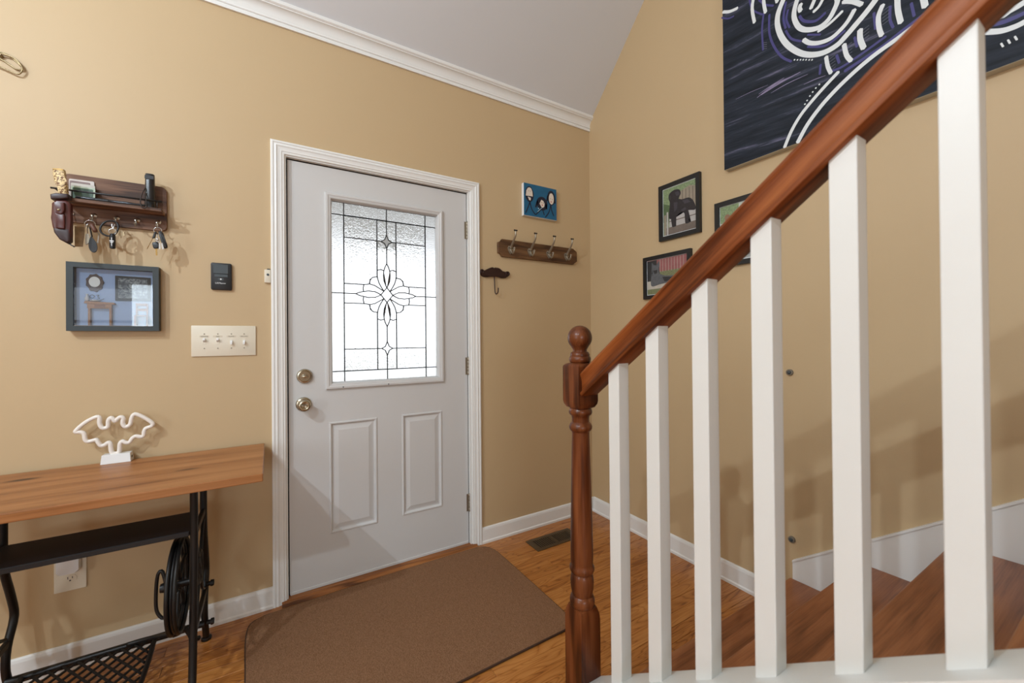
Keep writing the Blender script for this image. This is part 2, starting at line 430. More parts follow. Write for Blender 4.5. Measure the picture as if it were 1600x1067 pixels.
# ================================================================== ENTRY DOOR
door = structroot('door_1', (.53, W+.02, 0), 'white entry door with a leaded glass light')
YD = W+.02
GX0, GX1, GZ0, GZ1 = .245, .826, .972, 1.908           # hole for the glass frame
P1 = (.246, .474, .256, .800); P2 = (.601, .827, .262, .800)
bm = new()
xs = sorted({DX0, DX1, GX0, GX1, P1[0], P1[1], P2[0], P2[1]}); zs = sorted({DZ0, DZ1, GZ0, GZ1, P1[2], P1[3], P2[2], P2[3]})
def inhole(x, z):
    for h in ((GX0, GX1, GZ0, GZ1), P1, P2):
        if h[0] < x < h[1] and h[2] < z < h[3]: return True
    return False
for i in range(len(xs)-1):
    for j in range(len(zs)-1):
        if inhole((xs[i]+xs[i+1])/2, (zs[j]+zs[j+1])/2): continue
        bm.faces.new([bm.verts.new(p) for p in ((xs[i], YD, zs[j]), (xs[i+1], YD, zs[j]), (xs[i+1], YD, zs[j+1]), (xs[i], YD, zs[j+1]))])
bmesh.ops.remove_doubles(bm, verts=bm.verts, dist=1e-5)
ext = bmesh.ops.extrude_face_region(bm, geom=list(bm.faces))
bmesh.ops.translate(bm, vec=(0, .044, 0), verts=[e for e in ext['geom'] if isinstance(e, bmesh.types.BMVert)])
obj('door_slab', bm, M_door, door)
def rings_panel(name, rect, steps, m, parent, fill=True):
    bm = new(); prev = None
    for d, dy in steps:
        x0, x1, z0, z1 = rect[0]+d, rect[1]-d, rect[2]+d, rect[3]-d
        r = [bm.verts.new(p) for p in ((x0, YD+dy, z0), (x1, YD+dy, z0), (x1, YD+dy, z1), (x0, YD+dy, z1))]
        if prev:
            for k in range(4): bm.faces.new((prev[k], prev[(k+1) % 4], r[(k+1) % 4], r[k]))
        prev = r
    if fill: bm.faces.new(prev)
    return obj(name, bm, m, parent)
st = [(0, .044), (0, 0), (.004, -.0045), (.009, -.0045), (.0155, .006), (.021, .006), (.043, -.001), (.044, -.001)]
rings_panel('raised_panel', P1, st, M_door, door); rings_panel('raised_panel', P2, st, M_door, door)
lite = rings_panel('glass_frame', (.232, .838, .960, 1.922), [(.014, .04), (.014, .0), (0, 0), (.001, -.010), (.004, -.0135), (.013, -.014), (.017, -.0115), (.024, -.010), (.028, -.0075), (.0335, .012), (.0335, .03)], M_door, door, fill=False)
bm = new()
for sx in (.31, .53): lathe(bm, [(.003, -.0), (.003, .0012), (.001, .0016)], (sx, YD-.0135, .9685), 1, 10, sgn=-1)
obj('screw', bm, M_came, lite)
# leaded glass: panes in the plane of the door
GC = Vector((.5325, YD+.016, 1.4354)); gx, gt, gb = .2695, .4545, .4455
G1 = glassmat('hammered_glass', 105, .75, 2); G2 = glassmat('pebbled_glass', 240, .5, 1); G3 = glassmat('seeded_glass', 60, .3, 2); G4 = glassmat('bevelled_glass', 25, .12, 1)
mir = lambda pts, sx, sz: [(p[0]*sx, p[1]*sz) for p in pts]
edges = set(); panes = []
def pane(pts, g):
    panes.append((pts, g))
    for a, b in zip(pts, pts[1:]+pts[:1]):
        a = (round(a[0], 4), round(a[1], 4)); b = (round(b[0], 4), round(b[1], 4)); edges.add((min(a, b), max(a, b)))
lensT = [(0, .166), (-.010, .145), (-.015, .128), (-.0175, .102), (-.0145, .072), (-.006, .050), (0, .039)]
lensL = [(-.156, 0), (-.137, .0085), (-.118, .0125), (-.0935, .017), (-.06, .0145), (-.043, .007), (-.031, 0)]
outT = [(-.0155, .0195), (-.030, .042), (-.0405, .062), (-.0475, .085), (-.0495, .10)]
outL = [(-.0155, .0195), (-.045, .037), (-.062, .047), (-.0875, .0535), (-.095, .0517), (-.116, .049)]
for sx in (1, -1):
    for sz in (1, -1):
        ze = gt if sz > 0 else gb
        m = lambda p: mir(p, sx, sz)
        pane(m([(-gx, .391), (-.211, .391), (-.211, ze), (-gx, ze)]), G2)
        pane(m([(-gx, 0), (-.211, 0), (-.211, .391), (-gx, .391)]), G2)
        pane(m([(-.211, .391), (0, .391), (0, ze), (-.211, ze)]), G2)
        pane(m([(-.211, .2815), (-.0495, .2815), (-.0495, .391), (-.211, .391)]), G1)
        pane(m([(-.0495, .391), (0, .391), (0, .3175), (-.010, .292), (-.028, .2815), (-.0495, .2815)]), G1)
        pane(m([(-.211, .2815), (-.0495, .2815), (-.0495, .0935), (-.0715, .089), (-.0855, .0765), (-.0875, .0535), (-.095, .0517), (-.116, .049), (-.211, .049)]), G1 if sz > 0 else G3)
        pane(m([(-.0495, .2815), (-.028, .2815), (-.010, .271), (0, .2455), (0, .166), (-.010, .145), (-.015, .128), (-.032, .133), (-.0495, .127)]), G3)
        pane(m([(-.0495, .127), (-.032, .133)] + lensT[2:] + outT), G4)
        pane(m(outL[::-1] + [(-.031, 0)] + lensL[2:-1][::-1] + [(-.120, .03)]), G4)
        pane(m([(-.0875, .0535), (-.0855, .0765), (-.0715, .089), (-.0495, .0935)] + outT[::-1][1:] + outL[1:3]), G4)
        pane(m([(-.211, .049), (-.116, .049), (-.120, .03), (-.118, .0125), (-.137, .0085), (-.156, 0), (-.211, 0)]), G3)
for sz in (1, -1):
    l = mir(lensT, 1, sz); pane(l + mir(lensT, -1, sz)[::-1][1:-1], G4)
    z0 = .2815
    pane([(x, sz*z) for x, z in ((0, .3175), (.010, .292), (.028, .2815), (.010, .271), (0, .2455), (-.010, .271), (-.028, .2815), (-.010, .292))], G4)
for sx in (1, -1):
    l = mir(lensL, sx, 1); pane(l + mir(lensL, sx, -1)[::-1][1:-1], G4)
pane([(0, .039), (-.0155, .0195), (-.031, 0), (-.0155, -.0195), (0, -.039), (.0155, -.0195), (.031, 0), (.0155, .0195)], G4)
for pts, g in panes:
    bm = new(); prism(bm, [(GC.x+p[0], GC.y, GC.z+p[1]) for p in pts], (0, .004, 0))
    bmesh.ops.triangulate(bm, faces=[f for f in bm.faces if len(f.verts) > 4])
    obj('glass_pane', bm, g, lite)
bm = new()
for a, b in edges:
    if abs(a[0]) > gx-.001 and abs(b[0]) > gx-.001 and a[0] == b[0]: continue
    A = Vector((a[0], 0, a[1])); Bv = Vector((b[0], 0, b[1])); d = (Bv-A)
    if d.length < 1e-5: continue
    d.normalize(); nn = Vector((-d.z, 0, d.x))*.0024; A -= d*.001; Bv += d*.001
    prism(bm, [GC+A+nn+Vector((0, -.0012, 0)), GC+A-nn+Vector((0, -.0012, 0)), GC+Bv-nn+Vector((0, -.0012, 0)), GC+Bv+nn+Vector((0, -.0012, 0))], (0, .0064, 0))
obj('lead_came', bm, M_came, lite)
# hardware
dead = None
bm = new(); lathe(bm, [(.034, 0), (.0345, .006), (.031, .012), (.026, .013), (.0245, .010), (.0235, .010)], (.141, YD, 1.031), 1, 32, sgn=-1)
dead = obj('deadbolt', bm, M_nickel, door, smooth=True, auto=40)
bm = new(); lathe(bm, [(.010, 0), (.010, .008), (.008, .010)], (.141, YD-.009, 1.031), 1, 16, sgn=-1)
prism(bm, [(.141+.014*math.cos(a)*(1)+.0, YD-.017, 1.031+.006*math.sin(a)) for a in [2*PI*k/14 for k in range(14)]], (0, -.012, 0), bev=.002)
obj('thumb_turn', bm, M_nickel, dead, smooth=True, auto=40)
bm = new(); lathe(bm, [(.0335, 0), (.034, .004), (.031, .009), (.022, .011), (.0125, .013), (.0115, .026), (.013, .030), (.022, .035), (.0265, .043), (.0275, .052), (.0255, .060), (.020, .0635), (.014, .0625), (.013, .0615)], (.1365, YD, .8985), 1, 32, sgn=-1)
knob = obj('door_knob', bm, M_nickel, door, smooth=True, auto=50)
bm = new(); prism(bm, [(.1365+.0085*math.cos(a), YD-.062, .8985+.0035*math.sin(a)) for a in [2*PI*k/14 for k in range(14)]], (0, -.006, 0), bev=.0012)
obj('lock_button', bm, M_steel, knob)
for zc in (1.832, 1.042, .249):
    bm = new()
    for k in range(5): lathe(bm, [(.0055, 0), (.0062, .001), (.0062, .0185), (.0055, .0195)], (DX1+.0035, YD-.006, zc-.05+k*.02), 2, 12)
    lathe(bm, [(.006, 0), (.004, .003), (.002, .004)], (DX1+.0035, YD-.006, zc+.05), 2, 10)
    box(bm, DX1-.012, DX1+.002, YD-.0015, YD-.0002, zc-.05, zc+.05)
    obj('hinge', bm, M_pewter, door, smooth=True, auto=40)
bm = new(); box(bm, OX0-.0035, OX0+.001, W+.006, W+.018, .87, .925, .001); obj('strike_plate', bm, M_rubber, door)
bm = new(); box(bm, DX0+.002, DX1-.002, YD-.004, YD+.002, DZ0-.003, DZ0+.010, .001); obj('door_sweep', bm, M_door, door)

# ------------------------------------------------------------------ outside the door
bm = new(); box(bm, -6, 9, W+.12, 40, -.35, -.2)
struct(obj('ground', bm, mat('pale_concrete', lin(215, 214, 208), .9, var=.06)))
bm = new(); box(bm, -1.5, 3.5, W+.12, 4.6, -.2, -.02)
struct(obj('porch_floor', bm, mat('grey_porch_boards', lin(170, 168, 164), .8)))
bm = new(); box(bm, -1.5, 4.5, W+.12, 4.7, 2.47, 2.6); box(bm, -1.5, 4.5, 4.55, 4.7, 2.22, 2.47)
struct(obj('porch_roof', bm, mat('grey_porch_ceiling', lin(196, 197, 198), .8)))
rail = thing('porch_railing', 'grey porch railing seen blurred through the door glass', 'railing', (1.5, 4.4, -.02))
bm = new(); box(bm, -1.5, 4.5, 4.36, 4.44, .990, 1.040); obj('top_rail', bm, mat('grey_rail_paint', lin(120, 124, 126), .7), rail)
bm = new(); box(bm, -1.5, 4.5, 4.38, 4.42, .865, .915); obj('bottom_rail', bm, mat('grey_rail_paint', lin(120, 124, 126), .7), rail)
for k in range(4):
    bm = new(); box(bm, -1.5+k*1.95, -1.42+k*1.95, 4.36, 4.44, -.02, .99)
    obj('rail_post', bm, mat('grey_rail_paint', lin(120, 124, 126), .7), rail)

# ================================================================== STAIRS
stairs = thing('staircase', 'stained wood stairs with a white side stringer and cap rising along the tan wall', 'staircase', (1.36, .4, 0))
N0, RUN, RISE, Z1 = .872, .2405, .1765, .166
SX0, SX1 = .835, R-.0155
NST = 6
for k in range(NST):
    yn = N0-k*RUN; zt = Z1+k*RISE
    bm = new(); box(bm, SX0, SX1, yn-RUN-.03, yn, zt-.027, zt, .006, seg=3); obj('tread', bm, M_tread, stairs, loc=(SX0, yn, zt))
    bm = new(); box(bm, SX0, SX1, yn-.045, yn-.026, zt-RISE+(.0 if k else .011), zt-.027); obj('riser', bm, M_tread, stairs, loc=(SX0, yn, zt))
SLP = .757
# wall skirt (zig-zag hidden by the treads)
zs_ = lambda yv: .240+(.861-yv)*SLP
bm = new(); ye = -.62
prism(bm, yz([(.861, 0), (.861, .240), (ye, zs_(ye)), (ye, 0)], R-.0152), (.0150, 0, 0))
obj('wall_skirt', bm, M_trim, stairs)
bm = new(); prism(bm, yz([(.861, .234), (.861, .243), (ye, zs_(ye)+.003), (ye, zs_(ye)-.006)], R-.019), (.0188, 0, 0)); obj('skirt_cap', bm, M_trim, stairs)
# stringer wall and its cap under the balusters
zc_ = lambda yv: .287+(.771-yv)*SLP
bm = new(); y0 = .9045
prism(bm, yz([(y0, 0), (y0, zc_(y0)-.02), (ye, zc_(ye)-.02), (ye, 0)], .775), (.06, 0, 0)); obj('stringer', bm, M_trim, stairs)
bm = new(); prism(bm, yz([(y0, zc_(y0)-.02), (y0, zc_(y0)), (ye, zc_(ye)), (ye, zc_(ye)-.02)], .755), (.0925, 0, 0)); obj('stringer_cap', bm, M_bal, stairs)

# ------------------------------------------------------------------ railing
rl = thing('stair_railing', 'dark cherry handrail and turned newel post with white square balusters', 'railing', (.809, .942, 0))
NX, NY, hs = .809, .942, .0372
def squarering(bm, z, s, rnd=0):
    return [bm.verts.new((NX+a*s, NY+b*s, z)) for a, b in ((-1, -1), (1, -1), (1, 1), (-1, 1))]
# newel: square base with lamb's tongue top, turned shaft, square block, ball finial
bm = new(); box(bm, NX-hs, NX+hs, NY-hs, NY+hs, 0, .352, 0)
SEG = 32
def blend_ring(bm, z, t, r):
    """t=1 square of half side hs, t=0 circle r"""
    vs = []
    for k in range(SEG):
        a = 2*PI*k/SEG + PI/4; c, s = math.cos(a), math.sin(a); q = hs/max(abs(c), abs(s)); rr = q*t + r*(1-t)
        vs.append(bm.verts.new((NX+c*rr, NY+s*rr, z)))
    return vs
def loft(bm, rings):
    for A, B in zip(rings, rings[1:]):
        for k in range(SEG): bm.faces.new((A[k], A[(k+1) % SEG], B[(k+1) % SEG], B[k]))
    bm.faces.new(rings[0][::-1]); bm.faces.new(rings[-1])
def cushion(bm, z0, z1, zin0, zin1, cut0, cut1):
    """square block whose ends are turned: corners drop away in arcs"""
    rings = []
    for z, t in ((zin0, 0), (z0, .55), (z0+cut0*.5, .9), (z0+cut0, 1), (z1-cut1, 1), (z1-cut1*.5, .9), (z1, .55), (zin1, 0)):
        rings.append(blend_ring(bm, z, t, .030))
    loft(bm, rings)
nb = new(); cushion(nb, 0.0005, .392, .0, .394, .001, .036)
newel = obj('newel_post', nb, M_cherry_z, rl, smooth=True, auto=30, loc=(NX, NY, 0))
bm.free()
bm = new(); cushion(bm, .992, 1.123, .988, 1.126, .020, .010); obj('newel_block', bm, M_cherry_z, newel, smooth=True, auto=30)
shaft = [(.030, .388), (.034, .394), (.0372, .402), (.0375, .412), (.034, .422), (.030, .426), (.0315, .432), (.0345, .450), (.0352, .468), (.033, .485), (.0295, .491), (.034, .494), (.0375, .502), (.0372, .510), (.033, .517), (.0335, .522), (.0342, .54), (.0335, .60), (.0310, .72), (.0285, .83), (.0265, .912), (.0268, .918), (.030, .920), (.0345, .927), (.0350, .934), (.031, .942), (.0265, .947), (.0262, .958), (.028, .966), (.033, .970), (.0355, .976), (.034, .984), (.030, .990)]
bm = new(); lathe(bm, shaft, (NX, NY, 0), 2, 36); obj('newel_shaft', bm, M_cherry_z, newel, smooth=True, auto=40)
ball = [(.026, 1.125), (.0315, 1.129), (.033, 1.137), (.0315, 1.143), (.029, 1.146), (.030, 1.150), (.027, 1.157), (.0215, 1.160), (.021, 1.165)]
for k in range(1, 14):
    a = -PI*.30 + k/13*(PI*.5+PI*.30); ball.append((.0372*math.cos(a), 1.2015+.0372*math.sin(a)))
bm = new(); lathe(bm, ball, (NX, NY, 0), 2, 36); obj('finial', bm, M_cherry_z, newel, smooth=True, auto=50)
# handrail in its own tilted frame (local y runs down the slope)
ang = math.atan(SLP)
pr = [(-.0285, 0), (-.0315, .0015), (-.0325, .004), (-.0325, .0105), (-.0312, .0125), (-.0270, .0135), (-.0262, .0160), (-.0256, .024), (-.0258, .034), (-.0272, .042), (-.0300, .0480), (-.0318, .0510), (-.0312, .0555), (-.0270, .0592), (-.018, .0615), (0, .0622)]
pr = pr + [(-a, b) for a, b in pr[::-1][1:]]
bm = new(); ry = .9; rz = 1.135+(.762-ry)*SLP
ln = 1.95
sweep(bm, pr, [lambda p: (p[0], 0.0, p[1]), lambda p: (p[0], -ln, p[1])])
hr = obj('handrail', bm, M_cherry_y, rl, smooth=True, auto=32, loc=(0, 0, 0))
hr.location = Vector((.809, ry, rz)) - wbase(rl); hr.rotation_euler = (-ang, 0, 0)
# balusters: one mesh, copied
bs = .019; yc = .785
def zrail(yv): return 1.137+(.762-yv)*SLP+.006
bm = new(); c0 = [(-bs, -bs), (bs, -bs), (bs, bs), (-bs, bs)]
A = [bm.verts.new((.809+a, yc+b, zc_(yc+b)-.0005)) for a, b in c0]; Bq = [bm.verts.new((.809+a, yc+b, zrail(yc+b))) for a, b in c0]
bm.faces.new(A[::-1]); bm.faces.new(Bq); 
for k in range(4): bm.faces.new((A[k], A[(k+1) % 4], Bq[(k+1) % 4], Bq[k]))
vert = [e for e in bm.edges if abs(e.verts[0].co.z-e.verts[1].co.z) > .3]
bmesh.ops.bevel(bm, geom=vert, offset=.0018, segments=2, profile=.5, affect='EDGES')
b0 = obj('baluster', bm, M_bal, rl, loc=(.809, yc, zc_(yc)))
for k in range(1, 7): dup(b0, (0, -.127*k, .127*k*SLP))

# ================================================================== CONSOLE TABLE (treadle base)
tb = thing('console_table', 'pine topped console table on a black iron sewing machine treadle base', 'table', (-.48, 1.86, 0))
TX0, TX1, TY0, TY1 = -.96, -.0215, 1.628, 2.104
bm = new(); box(bm, TX0, TX1, TY0, TY1, .717, .745, .003, seg=2)
obj('tabletop', bm, M_pine, tb)
bm = new(); box(bm, -.728, -.236, 1.735, 1.93, .5415, .5585, .002); obj('shelf_board', bm, M_blackwood, tb)
def end_frame(x):
    par = None
    bm = new()
    fr = smoothpts([(x, 1.74, .716), (x, 1.742, .60), (x, 1.736, .47), (x, 1.722, .33), (x, 1.71, .2), (x, 1.690, .09), (x, 1.66, .012)], sub=4)
    re = smoothpts([(x, 1.975, .716), (x, 1.970, .60), (x, 1.975, .47), (x, 2.015, .36), (x, 2.035, .28), (x, 1.99, .2), (x, 1.985, .12), (x, 2.03, .012)], sub=4)
    tube(bm, fr, .0115, 8); tube(bm, re, .0115, 8)
    o = obj('leg_frame', bm, M_iron, tb, smooth=True, loc=(x, 1.86, 0))
    for q in ((.014, 1.715, 1.995, .703, .7168), (.007, 1.74, 1.975, .53, .552), (.007, 1.72, 1.99, .205, .225)):
        bm = new(); box(bm, x-q[0], x+q[0], q[1], q[2], q[3], q[4], .002); obj('cross_bar', bm, M_iron, o)
    bm = new()
    tube(bm, smoothpts([(x, 1.75, .52), (x, 1.80, .47), (x, 1.86, .37), (x, 1.92, .27), (x, 1.98, .235)]), .006, 6)
    tube(bm, smoothpts([(x, 1.97, .52), (x, 1.93, .47), (x, 1.86, .37), (x, 1.79, .27), (x, 1.73, .235)]), .006, 6)
    tube(bm, [(x, 1.86+.055*math.cos(a), .375+.055*math.sin(a)) for a in [2*PI*k/20 for k in range(20)]], .006, 6, closed=True)
    obj('scroll_lattice', bm, M_iron, o, smooth=True)
    for yy in (1.657, 2.033):
        bm = new(); lathe(bm, [(.016, 0), (.018, .004), (.018, .010), (.012, .016)], (x, yy, 0), 2, 14); obj('foot', bm, M_iron, o, smooth=True, auto=40)
    return o
fR = end_frame(-.224); fL = end_frame(-.742)
for z_, y_ in ((.245, 1.985), (.095, 1.982)):
    bm = new(); lathe(bm, [(.009, 0), (.009, .012), (.0125, .013), (.0125, .021), (.010, .024)], (-.217, y_, z_), 0, 8)
    obj('bolt', bm, M_iron, fR)
bm = new(); tube(bm, [(-.742, 1.982, .095), (-.224, 1.982, .095)], .0125, 10); obj('stretcher_rod', bm, M_iron, tb, smooth=True, auto=40)
# flywheel: grooved rim and spokes in the plane of the end frame
fx, fy, fz, fr_ = -.276, 1.815, .352, .150
bm = new()
for dx in (-.010, .010): tube(bm, [(fx+dx, fy+fr_*math.cos(a), fz+fr_*math.sin(a)) for a in [2*PI*k/40 for k in range(40)]], .0062, 8, closed=True)
tube(bm, [(fx, fy+(fr_-.006)*math.cos(a), fz+(fr_-.006)*math.sin(a)) for a in [2*PI*k/40 for k in range(40)]], .0060, 6, closed=True)
fly = obj('flywheel', bm, M_iron, tb, smooth=True, loc=(fx, fy, fz))
for k in range(5):
    a = 2*PI*k/5+.3; s = smoothpts([(fx, fy+.02*math.cos(a), fz+.02*math.sin(a)), (fx, fy+.085*math.cos(a+.22), fz+.085*math.sin(a+.22)), (fx, fy+.146*math.cos(a), fz+.146*math.sin(a))], sub=4)
    bm = new(); tube(bm, s, .007, 6); obj('spoke', bm, M_iron, fly, smooth=True)
bm = new(); lathe(bm, [(.014, 0), (.016, .01), (.013, .02), (.011, .05), (.013, .09), (.018, .094), (.018, .105)], (fx-.05, fy, fz), 0, 16); obj('axle', bm, M_iron, fly, smooth=True, auto=40)
bm = new(); cx = -.318
tube(bm, smoothpts([(cx+.010, fy, fz-.005), (cx-.004, fy+.01, fz+.052), (cx-.016, fy+.01, fz+.045), (cx-.021, fy+.01, fz-.01), (cx-.020, fy+.01, fz-.075), (cx-.004, fy+.005, fz-.105), (cx+.006, fy, fz-.098)], sub=4), .0055, 8)
tube(bm, [(cx+.030, fy, fz-.003), (cx-.002, fy+.004, fz-.003)], .008, 8)
obj('pitman_loop', bm, M_iron, tb, smooth=True)
bm = new()
tube(bm, smoothpts([(-.300, fy, .262), (-.302, fy, .215), (-.290, fy, .180), (-.262, fy+.02, .178), (-.240, fy+.02, .135), (-.224, fy+.03, .125)], sub=4), .0085, 8)
tube(bm, smoothpts([(-.286, fy, .182), (-.312, fy+.04, .165), (-.352, fy+.09, .142), (-.40, fy+.12, .128), (-.44, fy+.13, .122)], sub=4), .0075, 8)
obj('dress_guard', bm, M_iron, tb, smooth=True)
# treadle pedal: tilted frame with a diagonal lattice
def tp(u, v): return Vector((-.69+u*.325, 1.69+v*.255, .090+v*.026))
bm = new()
cor = [tp(.06, 0), tp(.94, 0), tp(1, .12), tp(1, .88), tp(.92, 1), tp(.08, 1), tp(0, .88), tp(0, .12)]
tube(bm, smoothpts(cor, closed=True, sub=4), .008, 8, closed=True)
tr = obj('treadle_pedal', bm, M_iron, tb, smooth=True)
bm = new()
nU = 9
for i in range(-6, nU+6):
    for sgn in (1, -1):
        u0 = i/nU; P = []
        # a diagonal from v=0 to v=1, clipped to the frame
        du = .62*sgn
        t0, t1 = 0.0, 1.0
        for lo in (0.02, .98):
            tt = (lo-u0)/du
            if 0 < tt < 1:
                if (du > 0) == (lo < .5): t0 = max(t0, tt)
                else: t1 = min(t1, tt)
        um = u0+du*(t0+t1)/2
        if t1-t0 < .08 or not 0 < um < 1: continue
        bm = new(); tube(bm, [tp(u0+du*t0, t0), tp(u0+du*t1, t1)], .0042, 6); obj('lattice_bar', bm, M_iron, tr)

# ================================================================== BAT LAMP
bt = thing('bat_lamp', 'white neon style bat lamp standing on the pine table', 'lamp', (-.50, 2.087, .745))
BAT = [(-0.6085, 0.8766), (-0.5944, 0.8947), (-0.5755, 0.9111), (-0.5543, 0.9221), (-0.5456, 0.9184), (-0.5457, 0.8996), (-0.5409, 0.8829), (-0.5331, 0.8779), (-0.5232, 0.8821), (-0.5216, 0.9049), (-0.5152, 0.9151), (-0.5083, 0.9089), (-0.5033, 0.9001), (-0.4973, 0.9077), (-0.4882, 0.9149), (-0.4801, 0.9099), (-0.4822, 0.8922), (-0.4781, 0.8794), (-0.471, 0.8757), (-0.4607, 0.8842), (-0.4565, 0.9059), (-0.4503, 0.9205), (-0.4399, 0.9194), (-0.421, 0.9062), (-0.402, 0.8885), (-0.3945, 0.8764), (-0.402, 0.8674), (-0.4148, 0.8633), (-0.4202, 0.8513), (-0.4223, 0.8348), (-0.4318, 0.8319), (-0.4443, 0.8363), (-0.4547, 0.8294), (-0.463, 0.8153), (-0.4732, 0.8154), (-0.4824, 0.8222), (-0.4895, 0.8136), (-0.4916, 0.7865), (-0.4977, 0.7792), (-0.5096, 0.781), (-0.5146, 0.7927), (-0.5165, 0.8174), (-0.5224, 0.8223), (-0.5332, 0.8144), (-0.543, 0.8145), (-0.5507, 0.8304), (-0.5546, 0.8376), (-0.5661, 0.8352), (-0.5776, 0.8341), (-0.5842, 0.843), (-0.587, 0.8646), (-0.5964, 0.8711), (-0.6066, 0.8724)]
bm = new(); tube(bm, smoothpts(xz(BAT, 2.086), closed=True, sub=3), .0072, 10, closed=True); obj('tube', bm, M_neon, bt, smooth=True)
bm = new()
a = [(-.540, 2.066, .7452), (-.455, 2.066, .7452), (-.455, 2.108, .7452), (-.540, 2.108, .7452)]; b = [(-.537, 2.070, .7785), (-.458, 2.070, .7785), (-.458, 2.104, .7785), (-.537, 2.104, .7785)]
va = [bm.verts.new(p) for p in a]; vb = [bm.verts.new(p) for p in b]; bm.faces.new(va[::-1]); bm.faces.new(vb)
for k in range(4): bm.faces.new((va[k], va[(k+1) % 4], vb[(k+1) % 4], vb[k]))
bmesh.ops.bevel(bm, geom=list(bm.edges), offset=.001, segments=1, affect='EDGES')
obj('base', bm, M_whitep, bt)
bm = new(); box(bm, -.4566, -.4556, 2.082, 2.094, .757, .765); obj('power_port', bm, M_black, bt)

# ================================================================== KEY RACK
kr = thing('key_rack', 'dark wood wall key rack with a narrow shelf and silver hooks left of the door', 'key rack', (-.50, W, 1.735))
def rrect(x0, x1, z0, z1, r, n=5):
    out = []
    for cx_, cz_, a0 in ((x1-r, z1-r, 0), (x0+r, z1-r, PI/2), (x0+r, z0+r, PI), (x1-r, z0+r, 1.5*PI)):
        for k in range(n+1): out.append((cx_+r*math.cos(a0+k/n*PI/2), cz_+r*math.sin(a0+k/n*PI/2)))
    return out
KY = W-.016
bm = new(); prism(bm, xz(rrect(-.647, -.3535, 1.6455, 1.8225, .018), W-.0002), (0, -.0158, 0), bev=.001, seg=1); obj('backboard', bm, M_rackwood, kr)
bm = new(); box(bm, -.632, -.3565, 2.035, KY, 1.7045, 1.7175, .0015); obj('shelf', bm, M_rackwood, kr)
bm = new(); tube(bm, [(-.6545, 2.037, 1.744), (-.3545, 2.037, 1.744)], .0034, 8)
tube(bm, [(-.602, 2.037, 1.744), (-.602, 2.037, 1.717)], .002, 6); tube(bm, [(-.37, 2.037, 1.744), (-.37, 2.037, 1.717)], .002, 6)
tube(bm, [(-.645, 2.037, 1.744), (-.645, KY, 1.744)], .0025, 6)
obj('retaining_bar', bm, M_black, kr, smooth=True)
for hx in (-.6245, -.5638, -.5005, -.4421, -.3785):
    bm = new(); lathe(bm, [(.0085, 0), (.009, .002), (.006, .004)], (hx, KY, 1.678), 1, 14, sgn=-1)
    h = obj('hook', bm, M_steel, kr, smooth=True, auto=50, loc=(hx, KY, 1.678))
    bm = new(); tube(bm, smoothpts([(hx, KY-.003, 1.678), (hx, KY-.013, 1.675), (hx, KY-.016, 1.662), (hx, KY-.020, 1.652), (hx, KY-.030, 1.651), (hx, KY-.037, 1.660)], sub=3), .0022, 8)
    obj('hook_wire', bm, M_pewter, h, smooth=True)

# knife in its sheath, hanging on the left end of the rack's bar
M_leather = mat('oxblood_leather', lin(82, 38, 34), .32, var=.15, vscale=60)
M_leather2 = mat('dark_leather', lin(58, 42, 44), .4)
kn = thing('sheathed_knife', 'knife with a carved bone handle in a dark red leather sheath on the rack end', 'knife', (-.625, 2.03, 1.555))
HND = [(-0.6471, 1.8064), (-0.6313, 1.8093), (-0.6194, 1.8085), (-0.6179, 1.7894), (-0.6169, 1.7688), (-0.6128, 1.7577), (-0.6118, 1.722), (-0.6233, 1.720), (-0.6341, 1.7225), (-0.6361, 1.7503), (-0.6376, 1.7618), (-0.6447, 1.7782), (-0.6467, 1.7925)]
m_bone, n_, p_ = nt('carved_bone')
tc = n_.nodes.new('ShaderNodeTexCoord'); nz = n_.nodes.new('ShaderNodeTexNoise'); nz.inputs['Scale'].default_value = 190; nz.inputs['Detail'].default_value = 2; nz.inputs['Distortion'].default_value = 1
rp = n_.nodes.new('ShaderNodeValToRGB'); rp.color_ramp.elements[0].position = .42; rp.color_ramp.elements[0].color = lin(110, 66, 26); rp.color_ramp.elements[1].position = .52; rp.color_ramp.elements[1].color = lin(228, 202, 150)
n_.links.new(tc.outputs['Object'], nz.inputs['Vector']); n_.links.new(nz.outputs['Fac'], rp.inputs[0]); n_.links.new(rp.outputs[0], p_.inputs['Base Color'])
bm = new(); prism(bm, xz(HND, 2.046), (0, -.018, 0), bev=.005); obj('handle', bm, m_bone, kn, smooth=True, auto=50)
bm = new(); prism(bm, xz([(-.6471, 1.8060), (-.6313, 1.8089), (-.6194, 1.8081), (-.6194, 1.8115), (-.6320, 1.8125), (-.6471, 1.8095)], 2.045), (0, -.016, 0), bev=.001); obj('butt_cap', bm, M_brass, kn)
SH = [(-0.6485, 1.6882), (-0.638, 1.701), (-0.6137, 1.7035), (-0.6025, 1.6958), (-0.6018, 1.63), (-0.6024, 1.5613), (-0.6107, 1.5523), (-0.6295, 1.5645), (-0.6427, 1.5881), (-0.6480, 1.612), (-0.6491, 1.6377)]
bm = new(); prism(bm, xz(SH, 2.047), (0, -.024, 0), bev=.006); obj('sheath', bm, M_leather, kn, smooth=True, auto=50)
bm = new(); prism(bm, xz([(-.6455, 1.603), (-.6025, 1.606), (-.6022, 1.5613), (-.6107, 1.5519), (-.6297, 1.5641), (-.6430, 1.5878)], 2.0465), (0, -.0245, 0), bev=.006); obj('sheath_tip', bm, M_leather2, kn, smooth=True, auto=50)
bm = new(); prism(bm, xz([(-.6504, 1.7167), (-.6366, 1.7236), (-.6077, 1.7258), (-.6050, 1.711), (-.6264, 1.7032), (-.6489, 1.7008)], 2.050), (0, -.032, 0), bev=.004); obj('collar', bm, M_leather2, kn, smooth=True, auto=50)
